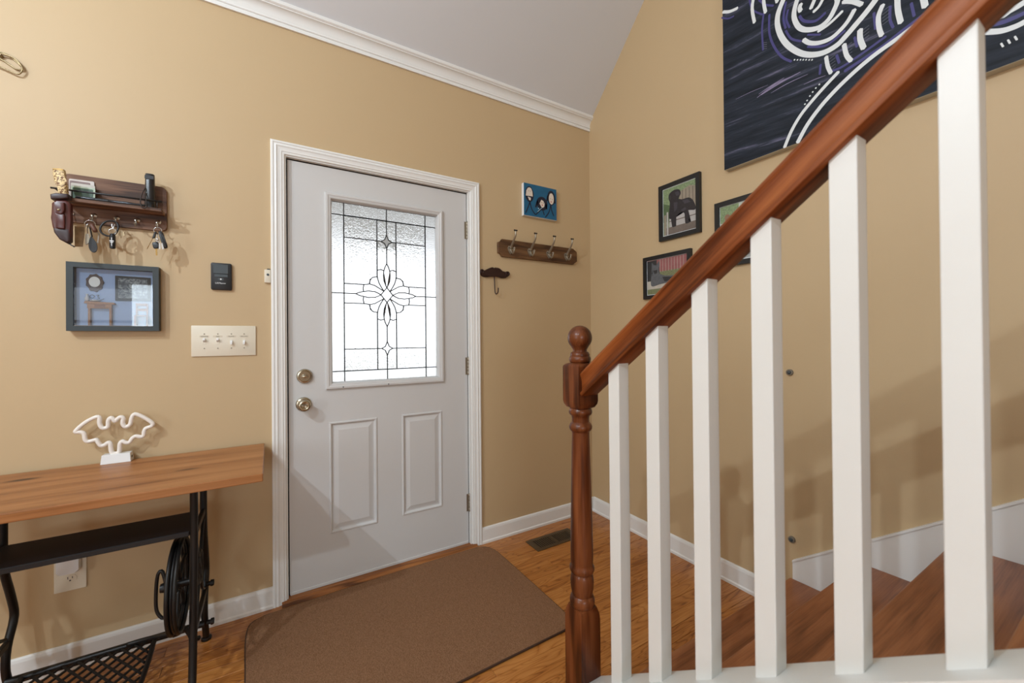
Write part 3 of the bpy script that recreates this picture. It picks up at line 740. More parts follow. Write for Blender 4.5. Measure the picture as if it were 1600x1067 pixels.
bm = new(); prism(bm, xz(rrect(-.6375, -.6140, 1.601, 1.652, .004, 3), 2.024), (0, -.009, 0), bev=.0025); pk = obj('pocket', bm, M_leather, kn, smooth=True, auto=40)
bm = new(); prism(bm, xz([(-.6392, 1.690), (-.6145, 1.691), (-.6135, 1.6656), (-.6186, 1.652), (-.6270, 1.6485), (-.6365, 1.6547)], 2.0235), (0, -.012, 0), bev=.003); obj('flap', bm, M_leather, kn, smooth=True, auto=40)
bm = new(); lathe(bm, [(.0045, 0), (.004, .002), (.001, .003)], (-.6265, 2.0115, 1.664), 1, 14, sgn=-1); obj('snap_button', bm, M_nickel, kn, smooth=True)
bm = new(); tube(bm, smoothpts([(-.606, 2.034, 1.555), (-.603, 2.032, 1.549), (-.598, 2.032, 1.546), (-.595, 2.034, 1.543)]), .0022, 6); obj('thong', bm, M_black, kn)

kn.location = Vector(kn.location) + Vector((.006, -.020, -.005))
# cards, rod and torch on the shelf
M_card = mat('pale_card', lin(206, 196, 190), .6, var=.12, vscale=50); M_cardg = mat('green_shaded_print', lin(60, 84, 66), .5, var=.3, vscale=120)
def card(name, x0, x1, z1, y, lean, label, ms, r=.004):
    bm = new(); q = rrect(x0, x1, 1.7182, z1, r, 3)
    prism(bm, [(p[0], y+(p[1]-1.7182)*lean, p[1]) for p in q], (0, -.0016, 0))
    bm.faces.ensure_lookup_table()
    o = obj(name, bm, ms[0], loc=((x0+x1)/2, y, 1.7182)); tag(o, label, 'card', 'cards on the key rack shelf')
    return o
c1 = card('gift_card', -.6285, -.5615, 1.8035, 2.1005, .02, 'tallest pale pinkish card at the back of the key rack shelf', [M_card])
c1.data.materials.append(M_black)
c2 = card('gift_card', -.6200, -.5560, 1.786, 2.086, .06, 'middle pale card on the key rack shelf, just below the tallest', [mat('grey_card', lin(190, 182, 172), .5)])
c3 = card('gift_card', -.6150, -.5520, 1.772, 2.072, .08, 'pale green card with a print darkened as recess shade, front one on the key rack shelf', [mat('pale_green_card', lin(176, 190, 168), .5)])
bm = new(); prism(bm, [(p[0], 2.0700+(p[1]-1.7182)*.08, p[1]) for p in rrect(-.611, -.5575, 1.722, 1.766, .003, 3)], (0, -.0008, 0)); obj('shaded_print', bm, M_cardg, c3)  # print kept dark, its colour also carries the shade of the recess
bm = new(); prism(bm, [(p[0], 2.0985+(p[1]-1.7182)*.02, p[1]) for p in rrect(-.626, -.572, 1.722, 1.797, .003, 3)], (0, -.0005, 0)); obj('shaded_print', bm, mat('mauve_shaded_print', lin(128, 104, 100), .5, var=.4, vscale=70), c1)  # dark print colour includes recess shade below the pale top edge
rod = thing('metal_rod', 'thin black segmented metal rod lying along the key rack shelf', 'rod', (-.51, 2.052, 1.7182))
bm = new(); lathe(bm, [(.004, 0), (.0062, .003), (.0062, .05), (.005, .051), (.005, .056), (.0062, .057), (.0062, .085), (.0055, .086), (.0055, .118), (.0062, .119), (.0062, .150), (.0045, .156), (.0045, .186), (.003, .19)], (-.597, 2.052, 1.7247), 0, 14); obj('barrel', bm, mat('gunmetal', lin(70, 72, 76), .3, .8), rod, smooth=True, auto=40)
bm = new(); lathe(bm, [(.0066, 0), (.0066, .03)], (-.5405, 2.052, 1.7247), 0, 14); obj('grip', bm, M_black, rod, smooth=True, auto=40)
tc_ = thing('pepper_spray_holster', 'tall black leather pouch with a wrist loop standing on the right of the rack shelf', 'pouch', (-.397, 2.072, 1.7178))
bm = new(); R4 = []
for z_, hw, hd in ((1.7178, .0155, .013), (1.725, .0165, .014), (1.76, .0155, .014), (1.80, .0145, .013), (1.838, .0140, .0125), (1.853, .0138, .011), (1.855, .0125, .010)):
    R4.append([bm.verts.new((-.397+math.copysign(abs(math.cos(a))**.5, math.cos(a))*hw, 2.072+math.copysign(abs(math.sin(a))**.7, math.sin(a))*hd, z_)) for a in [2*PI*k/20 for k in range(20)]])
for A_, B2 in zip(R4, R4[1:]):
    for k in range(20): bm.faces.new((A_[k], A_[(k+1) % 20], B2[(k+1) % 20], B2[k]))
bm.faces.new(R4[0][::-1]); bm.faces.new(R4[-1])
obj('pouch_body', bm, mat('black_leather', lin(26, 24, 24), .28), tc_, smooth=True, auto=50)
bm = new(); tube(bm, smoothpts([(-.4085, 2.058, 1.7950), (-.4138, 2.032, 1.760), (-.4165, 2.027, 1.730), (-.4120, 2.026, 1.7120), (-.405, 2.026, 1.7090), (-.3995, 2.027, 1.716), (-.401, 2.03, 1.737), (-.405, 2.045, 1.757), (-.4065, 2.058, 1.775)], sub=4), .0021, 6); obj('wrist_loop', bm, mat('dark_brown_cord', lin(46, 34, 30), .6), tc_, smooth=True)
bm = new(); box(bm, -.4105, -.3835, 2.0575, 2.0590, 1.832, 1.846, .0005); obj('strap', bm, M_black, tc_)

# ---- keys and fobs hanging on the hooks
HY = W-.046
def ringpts(c, r, rx=1.0, n=20, ax='y'):
    return [(c[0]+r*rx*math.cos(2*PI*k/n), c[1], c[2]+r*math.sin(2*PI*k/n)) for k in range(n)]
k1 = thing('key_bunch', 'bunch with a leather fob, clear tag and black teardrop tag on the second hook', 'keys', (-.5638, HY, 1.652), 'keys on the rack')
bm = new(); tube(bm, ringpts((-.5645, 2.070, 1.636), .0145), .0013, 6, True); obj('split_ring', bm, M_steel, k1, smooth=True)
bm = new(); tear = smoothpts(xz([(-.5595, 1.589), (-.5640, 1.574), (-.5657, 1.561), (-.5646, 1.5457), (-.5592, 1.5339), (-.5525, 1.5307), (-.5458, 1.5353), (-.543, 1.548), (-.5446, 1.5634), (-.5520, 1.580)], 2.062), True, 3); prism(bm, tear, (0, -.005, 0), bev=.0012); tube(bm, [(-.5565, 2.060, 1.588), (-.5645, 2.066, 1.626)], .002, 6); obj('teardrop_tag', bm, M_black, k1)
bm = new()
for a, b in (((-.5658, 1.6223), (-.5604, 1.5827)), ((-.5604, 1.5827), (-.5437, 1.5676)), ((-.5437, 1.5676), (-.5403, 1.6054)), ((-.5403, 1.6054), (-.5658, 1.6223))): tube(bm, [(a[0], 2.068, a[1]), (b[0], 2.068, b[1])], .0022, 6)
obj('square_frame_tag', bm, mat('pale_pewter', lin(190, 182, 170), .4, .3), k1)
bm = new(); tube(bm, [(-.5600, 2.056, 1.636), (-.5560, 2.054, 1.630), (-.5480, 2.053, 1.612), (-.5455, 2.053, 1.606)], [.0045, .0072, .0078, .006], 10); obj('leather_fob', bm, mat('brown_leather', lin(104, 68, 54), .45), k1, smooth=True)
bm = new(); prism(bm, xz([(-.6060, 1.6241), (-.5793, 1.6248), (-.5805, 1.5953), (-.585, 1.5516), (-.6060, 1.5492)], 2.074), (0, -.003, 0), bev=.0008); obj('clear_tag', bm, mat('tortoise_plastic', lin(140, 118, 88), .25, var=.6, vscale=55), k1)
bm = new(); tube(bm, smoothpts([(-.5793, 2.072, 1.622), (-.574, 2.070, 1.632), (-.5700, 2.070, 1.637)]), .0012, 6); tube(bm, smoothpts([(-.571, 2.07, 1.632), (-.573, 2.07, 1.615), (-.572, 2.07, 1.600)]), .0022, 6); obj('chain', bm, M_steel, k1)
bm = new(); prism(bm, smoothpts(xz([(-.5772, 1.5957), (-.5712, 1.6010), (-.5672, 1.5960), (-.5665, 1.5721), (-.574, 1.559), (-.5778, 1.5648)], 2.0715), True, 3), (0, -.0025, 0), bev=.0008); obj('oval_tag', bm, M_pewter, k1)
k2 = thing('key_bunch', 'black wrist coil with a black canister bearing a white mark on the middle hook', 'keys', (-.5005, HY, 1.652), 'keys on the rack')
bm = new(); tube(bm, smoothpts([(-.500, 2.062, 1.6545), (-.5205, 2.058, 1.648), (-.5335, 2.055, 1.6240), (-.5290, 2.054, 1.6035), (-.5094, 2.054, 1.5955), (-.4921, 2.056, 1.609), (-.4858, 2.060, 1.6323), (-.490, 2.063, 1.648)], True, 4), .0034, 8, True); obj('wrist_coil', bm, M_black, k2, smooth=True)
bm = new(); lathe(bm, [(.005, 0), (.0085, .002), (.0088, .046), (.0088, .0475), (.0075, .0485), (.0075, .054), (.005, .056)], (-.4990, 2.048, 1.5485), 2, 18); cyl = obj('canister', bm, M_black, k2, smooth=True, auto=40)
bm = new(); box(bm, -.5005, -.4985, 2.0385, 2.0394, 1.558, 1.588); box(bm, -.5055, -.4935, 2.0387, 2.0395, 1.574, 1.5775); 
box(bm, -.5040, -.4950, 2.0386, 2.0393, 1.5695, 1.5715); obj('white_mark', bm, M_white_ink, cyl)
bm = new(); tube(bm, smoothpts([(-.5030, 2.055, 1.643), (-.5010, 2.052, 1.630), (-.4990, 2.050, 1.622), (-.4965, 2.052, 1.632), (-.4945, 2.055, 1.643)]), .0017, 6); tube(bm, ringpts((-.4990, 2.049, 1.613), .0105), .0012, 6, True); obj('clip', bm, M_steel, k2, smooth=True)
bm = new(); prism(bm, xz([(-.4841, 1.6250), (-.4780, 1.618), (-.4700, 1.6200), (-.4725, 1.611), (-.4690, 1.603), (-.4775, 1.604), (-.4815, 1.594), (-.4835, 1.604), (-.4924, 1.6025), (-.4862, 1.611)], 2.072), (0, -.004, 0), bev=.001); obj('star_charm', bm, mat('cream_charm', lin(206, 184, 142), .4), k2)
k3 = thing('key_bunch', 'car keys with two black fobs and steel keys on the rightmost rack hook', 'keys', (-.3785, HY, 1.652), 'keys on the rack')
bm = new(); tube(bm, ringpts((-.3735, 2.066, 1.6370), .0122), .0012, 6, True); obj('split_ring', bm, M_steel, k3, smooth=True)
bm = new(); prism(bm, smoothpts(xz([(-.3700, 1.6290), (-.3640, 1.6320), (-.3570, 1.6290), (-.3500, 1.603), (-.3435, 1.578), (-.3459, 1.5700), (-.3547, 1.5695), (-.3632, 1.5983)], 2.065), True, 3), (0, -.012, 0), bev=.003); obj('car_remote', bm, M_black, k3, smooth=True, auto=50)
bm = new(); prism(bm, xz([(-.3832, 1.6278), (-.376, 1.6306), (-.3804, 1.6050), (-.3896, 1.6027)], 2.064), (0, -.008, 0), bev=.002); obj('folding_key_case', bm, M_black, k3)
bm = new(); tube(bm, [(-.3875, 2.060, 1.604), (-.4039, 2.058, 1.560)], .0010, 6); obj('thin_key', bm, M_brass, k3)
bm = new(); prism(bm, smoothpts(xz([(-.3866, 1.5851), (-.378, 1.588), (-.3695, 1.5871), (-.3690, 1.574), (-.3700, 1.5646), (-.3825, 1.5623), (-.3867, 1.5758)], 2.0555), True, 3), (0, -.007, 0), bev=.002); obj('key_bow', bm, M_black, k3, smooth=True, auto=50)
bm = new(); prism(bm, xz([(-.3782, 1.5637), (-.3725, 1.5643), (-.3730, 1.551), (-.3722, 1.549), (-.3731, 1.545), (-.3724, 1.542), (-.3726, 1.5371), (-.3754, 1.5355), (-.3775, 1.5375)], 2.053), (0, -.0022, 0)); obj('key_blade', bm, M_brass, k3)
for dx, rr_ in ((0, 0), (.0072, .12)):
    bm = new(); prism(bm, xz([(-.3690+dx, 1.586), (-.3640+dx, 1.587), (-.3625+dx+rr_*.02, 1.565), (-.3640+dx+rr_*.02, 1.5615), (-.3680+dx+rr_*.02, 1.5625)], 2.0535), (0, -.002, 0)); obj('key_blade', bm, M_steel, k3)
bm = new(); tube(bm, ringpts((-.3722, 2.052, 1.5965), .0065), .0016, 6, True); lathe(bm, [(.004, 0), (.004, .002)], (-.3722, 2.053, 1.5965), 1, 12, sgn=-1); tube(bm, [(-.374, 2.06, 1.626), (-.3725, 2.054, 1.603)], .002, 6); obj('key_tag', bm, M_steel, k3, smooth=True)

# ================================================================== SHADOW BOX
sb = thing('shadow_box_frame', 'charcoal shadow box holding a miniature blue room under the key rack', 'picture frame', (-.504, W, 1.243))
def frame_yneg(parent, x0, x1, z0, z1, fw_, y_back, y_front, m, name='frame'):
    pieces = (([(x0, z0), (x0, z1), (x0+fw_, z1-fw_), (x0+fw_, z0+fw_)]), ([(x0, z1), (x1, z1), (x1-fw_, z1-fw_), (x0+fw_, z1-fw_)]), ([(x1, z1), (x1, z0), (x1-fw_, z0+fw_), (x1-fw_, z1-fw_)]), ([(x1, z0), (x0, z0), (x0+fw_, z0+fw_), (x1-fw_, z0+fw_)]))
    bm = new()
    for q in pieces: prism(bm, xz(q, y_back), (0, y_front-y_back, 0))
    bmesh.ops.remove_doubles(bm, verts=bm.verts, dist=1e-6)
    return obj(name, bm, m, parent)
SY = W-.034
frame_yneg(sb, -.6335, -.3755, 1.243, 1.4965, .0185, W-.0005, SY, M_boxframe)
bx0, bx1, bz0, bz1 = -.615, -.394, 1.2615, 1.478
bm = new(); box(bm, bx0, bx1, W-.006, W-.0025, bz0, bz1); back = obj('painted_backing', bm, mat('periwinkle_paint', lin(170, 198, 240), .7, var=.05, vscale=30), sb)
PY = W-.006
M_mini = wood('mini_wood', lin(120, 78, 48), lin(168, 120, 82), lin(190, 146, 104), 0, rough=.5)
bm = new()
orn = [(-.5645+.0235*(1+.07*math.cos(9*t))*math.cos(t)*(1), PY, 1.4275+.0305*(1+.07*math.cos(9*t))*math.sin(t)*(1 if math.sin(t) > 0 else 1.15)) for t in [2*PI*k/54 for k in range(54)]]
prism(bm, orn, (0, -.005, 0), bev=.001); mr = obj('mini_mirror', bm, mat('dark_bronze', lin(74, 66, 68), .4, .3, var=.3, vscale=300), sb)
bm = new(); prism(bm, [(-.5645+.0155*math.cos(t), PY-.005, 1.4285+.0195*math.sin(t)) for t in [2*PI*k/28 for k in range(28)]], (0, -.001, 0)); obj('mirror_glass', bm, mat('mirror_reflection_white', lin(244, 250, 250), .2), mr)  # the mirror's bright reflection is put into a near-white base colour
bm = new(); prism(bm, xz([(-.508, 1.360), (-.508, 1.457), (-.405, 1.455), (-.405, 1.361)], PY), (0, -.005, 0), bev=.001); mp_ = obj('mini_painting', bm, mat('slate_frame', lin(42, 56, 66), .6), sb)
m_sw, n_, p_ = nt('slate_brushwork'); tc = n_.nodes.new('ShaderNodeTexCoord'); wv = n_.nodes.new('ShaderNodeTexNoise'); wv.inputs['Scale'].default_value = 45; wv.inputs['Distortion'].default_value = 3
rp = n_.nodes.new('ShaderNodeValToRGB'); rp.color_ramp.elements[0].position = .38; rp.color_ramp.elements[0].color = lin(46, 66, 86); rp.color_ramp.elements[1].position = .68; rp.color_ramp.elements[1].color = lin(164, 178, 184)
n_.links.new(tc.outputs['Object'], wv.inputs['Vector']); n_.links.new(wv.outputs['Fac'], rp.inputs[0]); n_.links.new(rp.outputs[0], p_.inputs['Base Color'])
bm = new(); prism(bm, xz([(-.499, 1.370), (-.499, 1.448), (-.414, 1.446), (-.414, 1.371)], PY-.005), (0, -.0006, 0)); obj('mini_canvas', bm, m_sw, mp_)
bm = new(); prism(bm, xz([(-.590, 1.3465), (-.506, 1.3435), (-.508, 1.351), (-.588, 1.3545)], PY), (0, -.018, 0)); box(bm, -.582, -.516, PY-.015, PY, 1.328, 1.346)
for a in (-.580, -.522): box(bm, a, a+.006, PY-.015, PY-.010, bz0, 1.328); box(bm, a, a+.006, PY-.005, PY, bz0, 1.328)
mt_ = obj('mini_table', bm, M_mini, sb)
bm = new(); box(bm, -.562, -.533, PY-.0165, PY-.0148, 1.331, 1.3425); obj('mini_drawer', bm, mat('mini_drawer_wood', lin(140, 92, 60), .5), mt_)
bm = new(); lathe(bm, [(.004, 0), (.0065, .006), (.007, .012), (.004, .018), (.003, .024), (.0042, .028)], (-.584, PY-.009, 1.354), 2, 14); obj('mini_jug', bm, mat('pale_ceramic', lin(206, 210, 214), .3), sb, smooth=True)
bm = new(); lathe(bm, [(.006, 0), (.014, .003), (.0155, .006)], (-.562, PY-.010, 1.3535), 2, 18); obj('mini_bowl', bm, mat('pale_ceramic', lin(206, 210, 214), .3), sb, smooth=True)
bm = new()
tube(bm, ringpts((-.571, PY-.006, 1.373), .006), .0008, 6, True); tube(bm, smoothpts([(-.560, PY-.006, 1.378), (-.553, PY-.006, 1.379), (-.556, PY-.006, 1.372), (-.551, PY-.006, 1.366), (-.558, PY-.006, 1.364)]), .0009, 6)
tube(bm, smoothpts([(-.574, PY-.006, 1.362), (-.560, PY-.006, 1.357), (-.548, PY-.006, 1.360), (-.538, PY-.006, 1.366)]), .0008, 6)
obj('mini_wire_sprig', bm, M_black, sb)
bm = new()
for a in (-.449, -.418): box(bm, a, a+.006, PY-.006, PY-.001, bz0, 1.352)
box(bm, -.443, -.418, PY-.005, PY-.002, 1.341, 1.352); box(bm, -.443, -.418, PY-.005, PY-.002, 1.322, 1.332)
box(bm, -.451, -.410, PY-.020, PY-.001, 1.300, 1.306); box(bm, -.451, -.445, PY-.020, PY-.015, bz0, 1.300); box(bm, -.416, -.410, PY-.020, PY-.015, bz0, 1.300)
obj('mini_chair', bm, M_mini, sb)
bm = new(); box(bm, bx0, bx1, W-.028, W-.006, bz0, bz0+.002); obj('mini_floor', bm, mat('mini_floor_wood', lin(150, 118, 92), .5), sb)
bm = new(); box(bm, bx0, bx1, SY+.0040, SY+.0055, bz0, bz1); obj('glass', bm, M_clear, sb)

# ================================================================== WALL CONTROLS
op = thing('garage_door_control', 'small black wall control with a grey button panel left of the door', 'remote control', (-.175, W, 1.476))
bm = new(); prism(bm, xz(rrect(-.2115, -.1385, 1.419, 1.534, .006, 3), W-.0003), (0, -.013, 0), bev=.003); obj('body', bm, M_black, op, smooth=True, auto=40)
bm = new(); box(bm, -.203, -.1505, W-.0155, W-.012, 1.488, 1.527, .001); obj('push_bar', bm, M_dkgrey, op)
bm = new(); box(bm, -.199, -.1515, W-.0160, W-.012, 1.473, 1.4855, .001); obj('push_bar_lip', bm, M_dkgrey, op)
bm = new(); box(bm, -.1870, -.1665, W-.0148, W-.012, 1.4595, 1.4695, .001); bt_ = obj('light_button', bm, M_dkgrey, op)
bm = new(); prism(bm, [(-.1768+.0030*math.cos(t), W-.0147, 1.4645+.003*math.sin(t)) for t in [2*PI*k/12 for k in range(12)]], (0, -.0004, 0)); obj('bulb_symbol', bm, M_white_ink, bt_)
text('lettering', 'LiftMaster', .0092, (-.1775, W-.0136, 1.4475), op, M_white_ink)

sp = thing('light_switch_plate', 'wide ivory four gang switch plate left of the door', 'light switch', (-.165, W, 1.2))
bm = new(); box(bm, -.279, -.052, W-.0065, W-.0003, 1.1365, 1.2665, .003, seg=2); obj('cover_plate', bm, M_ivory, sp, smooth=True, auto=40)
M_lab = mat('label_print', lin(70, 60, 50), .6); M_tape = mat('label_tape', lin(216, 204, 182), .4)
for i, (tx, s, upward) in enumerate(((-.2350, 'OUTSIDE', 1), (-.1890, 'FAN', 1), (-.1415, 'FLOOD', -1), (-.0955, 'GROUND', -1))):
    bm = new(); box(bm, tx-.0055, tx+.0055, W-.0072, W-.0060, 1.188, 1.2125, .0004)
    tg = obj('switch_slot', bm, M_ivory, sp, loc=(tx, W, 1.2))
    bm = new(); d = .006*upward
    prism(bm, [(tx-.004, W-.0065, 1.2002-.005+d*.2), (tx+.004, W-.0065, 1.2002-.005+d*.2), (tx+.004, W-.0065, 1.2002+.005+d*.2), (tx-.004, W-.0065, 1.2002+.005+d*.2)], (0, -.012, d*1.3), bev=.001)
    obj('toggle', bm, M_whitep, tg)
    bm = new(); box(bm, tx-.0165, tx+.0165, W-.0068, W-.0062, 1.2165, 1.2245); tp_ = obj('label_strip', bm, M_tape, sp, loc=(tx, W, 1.22))
    text('lettering', s, .0062, (tx, W-.0070, 1.2203), tp_, M_lab, depth=.0001)
    for zz in (1.231, 1.170):
        bm = new(); lathe(bm, [(.0026, 0), (.0024, .0012), (.0010, .0015)], (tx, W-.0063, zz), 1, 10, sgn=-1); box(bm, tx-.002, tx+.002, W-.0081, W-.0076, zz-.0003, zz+.0003)
        obj('screw', bm, mat('screw_paint', lin(150, 140, 122), .4), sp)

ds = thing('doorbell_button', 'small white button box beside the left door casing', 'button', (-.006, W, 1.49))
bm = new(); prism(bm, xz(rrect(-.0185, .0066, 1.4605, 1.5195, .004, 3), W-.0003), (0, -.014, 0), bev=.0025); obj('body', bm, M_ivory, ds, smooth=True, auto=40)
bm = new(); lathe(bm, [(.0055, 0), (.005, .0015)], (-.005, W-.0142, 1.4965), 1, 14, sgn=-1); obj('button', bm, M_dkgrey, ds)
bm = new(); box(bm, -.008, .004, W-.012, W-.004, 1.5195, 1.524); obj('clip', bm, M_black, ds)

# ---- coat rack, moustache hook, blue painting
cr = thing('coat_rack', 'brown wooden board with four iron double hooks right of the door', 'coat rack', (1.485, W, 1.75))
CB = [(1.2056, 1.8022), (1.7600, 1.8022), (1.7660, 1.7920), (1.7780, 1.7850), (1.7902, 1.7819), (1.7902, 1.7162), (1.7780, 1.7130), (1.7660, 1.7060), (1.7600, 1.6959), (1.2050, 1.6959), (1.1990, 1.7060), (1.1922, 1.7140), (1.1790, 1.7170), (1.1790, 1.7810), (1.1922, 1.7850), (1.1990, 1.7920)]
bm = new(); prism(bm, xz(CB, W-.0003), (0, -.0177, 0), bev=.002, seg=1); obj('board', bm, M_coatwood, cr)
hx0 = 1.2625
bm = new(); CY = W-.018
prism(bm, xz([(hx0-.012, 1.765), (hx0+.012, 1.765), (hx0+.020, 1.752), (hx0+.017, 1.738), (hx0+.008, 1.722), (hx0, 1.714), (hx0-.008, 1.722), (hx0-.017, 1.738), (hx0-.020, 1.752)], CY), (0, -.005, 0), bev=.0015)
h0 = obj('hook', bm, M_pewter, cr, smooth=True, auto=40, loc=(hx0, CY, 1.74))
bm = new(); tube(bm, smoothpts([(hx0, CY-.004, 1.752), (hx0+.001, CY-.018, 1.768), (hx0+.001, CY-.042, 1.793), (hx0+.001, CY-.060, 1.818), (hx0+.001, CY-.063, 1.843)], sub=4), [.0085]*2+[.007]*6+[.0058]*6+[.005]*3, 10)
obj('upper_prong', bm, M_pewter, h0, smooth=True)
bm = new()
for dx in (-.006, .0065): lathe(bm, [(.002, -.005), (.0055, -.003), (.0065, 0), (.0055, .003), (.002, .005)], (hx0+dx, CY-.063, 1.846), 2, 12)
obj('prong_tip', bm, mat('dark_iron', lin(48, 40, 34), .4, .5), h0, smooth=True)
bm = new(); tube(bm, smoothpts([(hx0, CY-.004, 1.745), (hx0, CY-.012, 1.728), (hx0, CY-.026, 1.717), (hx0, CY-.042, 1.724), (hx0, CY-.048, 1.740)], sub=4), .0062, 10)
lathe(bm, [(.002, -.006), (.0065, -.003), (.008, 0), (.0065, .003), (.002, .005)], (hx0, CY-.0485, 1.744), 2, 12); obj('lower_prong', bm, M_pewter, h0, smooth=True)
bm = new()
for dx in (-.012, .012): lathe(bm, [(.0032, 0), (.0028, .0015)], (hx0+dx, CY-.005, 1.751), 1, 10, sgn=-1)
obj('screw', bm, mat('dark_iron', lin(48, 40, 34), .4, .5), h0)
for k in (1, 2, 3): dup(h0, (.1447*k, 0, 0))

ms = thing('moustache_hook', 'dark brown metal moustache wall hook beside the right door casing', 'wall hook', (1.155, W, 1.6))
MU = [(1.0585, 1.5979), (1.0639, 1.6061), (1.0761, 1.6061), (1.0827, 1.5945), (1.0915, 1.5975), (1.1043, 1.6051), (1.1213, 1.6204), (1.1396, 1.6273), (1.1520, 1.6245), (1.1590, 1.6195), (1.1660, 1.6240), (1.1751, 1.6269), (1.1899, 1.6238), (1.2098, 1.6069), (1.2222, 1.5960), (1.2264, 1.6035), (1.2352, 1.6085), (1.2485, 1.6065), (1.2565, 1.5963), (1.2499, 1.5783), (1.2295, 1.567), (1.2043, 1.5652), (1.1795, 1.5711), (1.1590, 1.5763), (1.1525, 1.5756), (1.1305, 1.5687), (1.1039, 1.5646), (1.0825, 1.5651), (1.0666, 1.5734), (1.0585, 1.5853)]
M_must = mat('dark_bronze_paint', lin(52, 30, 26), .35, .3, bump=.3, bscale=260)
bm = new(); prism(bm, xz(MU, W-.0003), (0, -.016, 0), bev=.0065, seg=3); obj('moustache', bm, M_must, ms, smooth=True, auto=60)
bm = new()
for cx_, cz_ in ((1.0700, 1.5935), (1.2435, 1.5945)): tube(bm, ringpts((cx_, W-.015, cz_), .0105), .0048, 8, True)
obj('curl', bm, M_must, ms, smooth=True)
bm = new(); tube(bm, smoothpts([(1.1530, W-.010, 1.575), (1.1535, W-.014, 1.53), (1.1540, W-.017, 1.482), (1.1565, W-.022, 1.4675), (1.1610, W-.030, 1.4680), (1.1640, W-.036, 1.478), (1.1650, W-.038, 1.502)], sub=4), .0032, 8); obj('hook_wire', bm, M_must, ms, smooth=True)

def ribbon(bm, pts, w_, plane, mi=0, depth=.0004, taper=False, sub=5, base=0.0):
    """painted stroke: a thin flat band along pts lying on a plane. plane('y' or 'x') value already in pts"""
    P = smoothpts(pts, sub=sub) if len(pts) > 2 else [Vector(pts[0])*(1-t/4)+Vector(pts[1])*(t/4) for t in range(5)]
    nrm = Vector((0, -1, 0)) if plane == 'y' else Vector((-1, 0, 0)); n = len(P); Lf, Rt = [], []
    for i, p in enumerate(P):
        t = (P[min(i+1, n-1)]-P[max(i-1, 0)]).normalized(); s = t.cross(nrm); q = i/(n-1)
        ww = w_*.5*(1 if not taper else (.35+.65*math.sin(PI*min(max(q, .05), .95))))
        Lf.append(p+s*ww); Rt.append(p-s*ww)
    t0 = (P[1]-P[0]).normalized(); t1 = (P[-1]-P[-2]).normalized()
    outl = Lf + [P[-1]+t1*w_*.3] + Rt[::-1] + [P[0]-t0*w_*.3]
    # build as quads to stay safe on bends
    A_ = [bm.verts.new(p+nrm*depth) for p in Lf]; B_2 = [bm.verts.new(p+nrm*depth) for p in Rt]
    for i in range(n-1): bm.faces.new((A_[i], A_[i+1], B_2[i+1], B_2[i])).material_index = mi
    e = bm.verts.new(P[-1]+t1*w_*.3+nrm*depth); bm.faces.new((A_[-1], e, B_2[-1])).material_index = mi
    e = bm.verts.new(P[0]-t0*w_*.3+nrm*depth); bm.faces.new((A_[0], B_2[0], e)).material_index = mi
def blob(bm, pts, nrm, depth, mi=0):
    f = bm.faces.new([bm.verts.new(Vector(p)+Vector(nrm)*depth) for p in pts]); f.material_index = mi
    if len(pts) > 4: bmesh.ops.triangulate(bm, faces=[f])

bp_ = thing('blue_painting', 'small bright blue canvas of three stick figures above the coat rack', 'painting', (1.485, W, 1.968))
bm = new(); box(bm, 1.359, 1.6140, W-.024, W-.0005, 1.968, 2.1715, .001); obj('canvas', bm, M_white_ink, bp_)
bm = new(); box(bm, 1.3600, 1.6140, W-.0248, W-.023, 1.9695, 2.1715); obj('painted_ground', bm, mat('teal_blue_paint', lin(14, 92, 130), .45, var=.22, vscale=25), bp_)
YP = W-.0248
M_navy = mat('navy_paint', lin(14, 22, 46), .5); M_cream = mat('cream_paint', lin(222, 210, 196), .6)
bm = new(); ny = (0, -1, 0)
def ell(cx_, cz_, rx, rz, n=20): return xz([(cx_+rx*math.cos(2*PI*k/n), cz_+rz*math.sin(2*PI*k/n)) for k in range(n)], YP)
blob(bm, ell(1.4020, 2.105, .0330, .0500), ny, .0003, 0)
blob(bm, ell(1.4985, 2.061, .0430, .0440), ny, .0003, 0)
blob(bm, ell(1.5715, 2.109, .0310, .0480), ny, .0003, 0)
ribbon(bm, xz([(1.545, 2.120), (1.536, 2.085)], YP), .011, 'y', 0, .0003); ribbon(bm, xz([(1.596, 2.120), (1.602, 2.080)], YP), .010, 'y', 0, .0003)
ribbon(bm, xz([(1.462, 2.070), (1.450, 2.032)], YP), .013, 'y', 0, .0003); ribbon(bm, xz([(1.530, 2.060), (1.534, 2.032)], YP), .012, 'y', 0, .0003)
for p in ([(1.404, 2.055), (1.390, 2.020), (1.373, 1.985)], [(1.405, 2.055), (1.418, 2.015), (1.445, 1.983)], [(1.497, 2.030), (1.475, 2.008), (1.449, 1.984)], [(1.500, 2.028), (1.508, 2.008), (1.515, 1.992)], [(1.566, 2.060), (1.552, 2.015), (1.524, 1.978)], [(1.568, 2.060), (1.576, 2.025), (1.590, 1.997)]):
    ribbon(bm, xz(p, YP), .0075, 'y', 0, .00035)
obj('figures', bm, M_navy, bp_)
bm = new()
blob(bm, xz([(1.3740, 2.092), (1.378, 2.125), (1.390, 2.143), (1.402, 2.148), (1.415, 2.143), (1.424, 2.125), (1.427, 2.094)], YP), ny, .0006)
blob(bm, xz([(1.389, 2.088), (1.412, 2.084), (1.410, 2.066), (1.398, 2.068)], YP), ny, .0006)
blob(bm, xz([(1.478, 2.058), (1.492, 2.085), (1.508, 2.080), (1.518, 2.064), (1.516, 2.045), (1.503, 2.034), (1.492, 2.038)], YP), ny, .0006)
blob(bm, ell(1.572, 2.104, .0205, .0365), ny, .0006)
obj('faces', bm, M_cream, bp_)
bm = new()
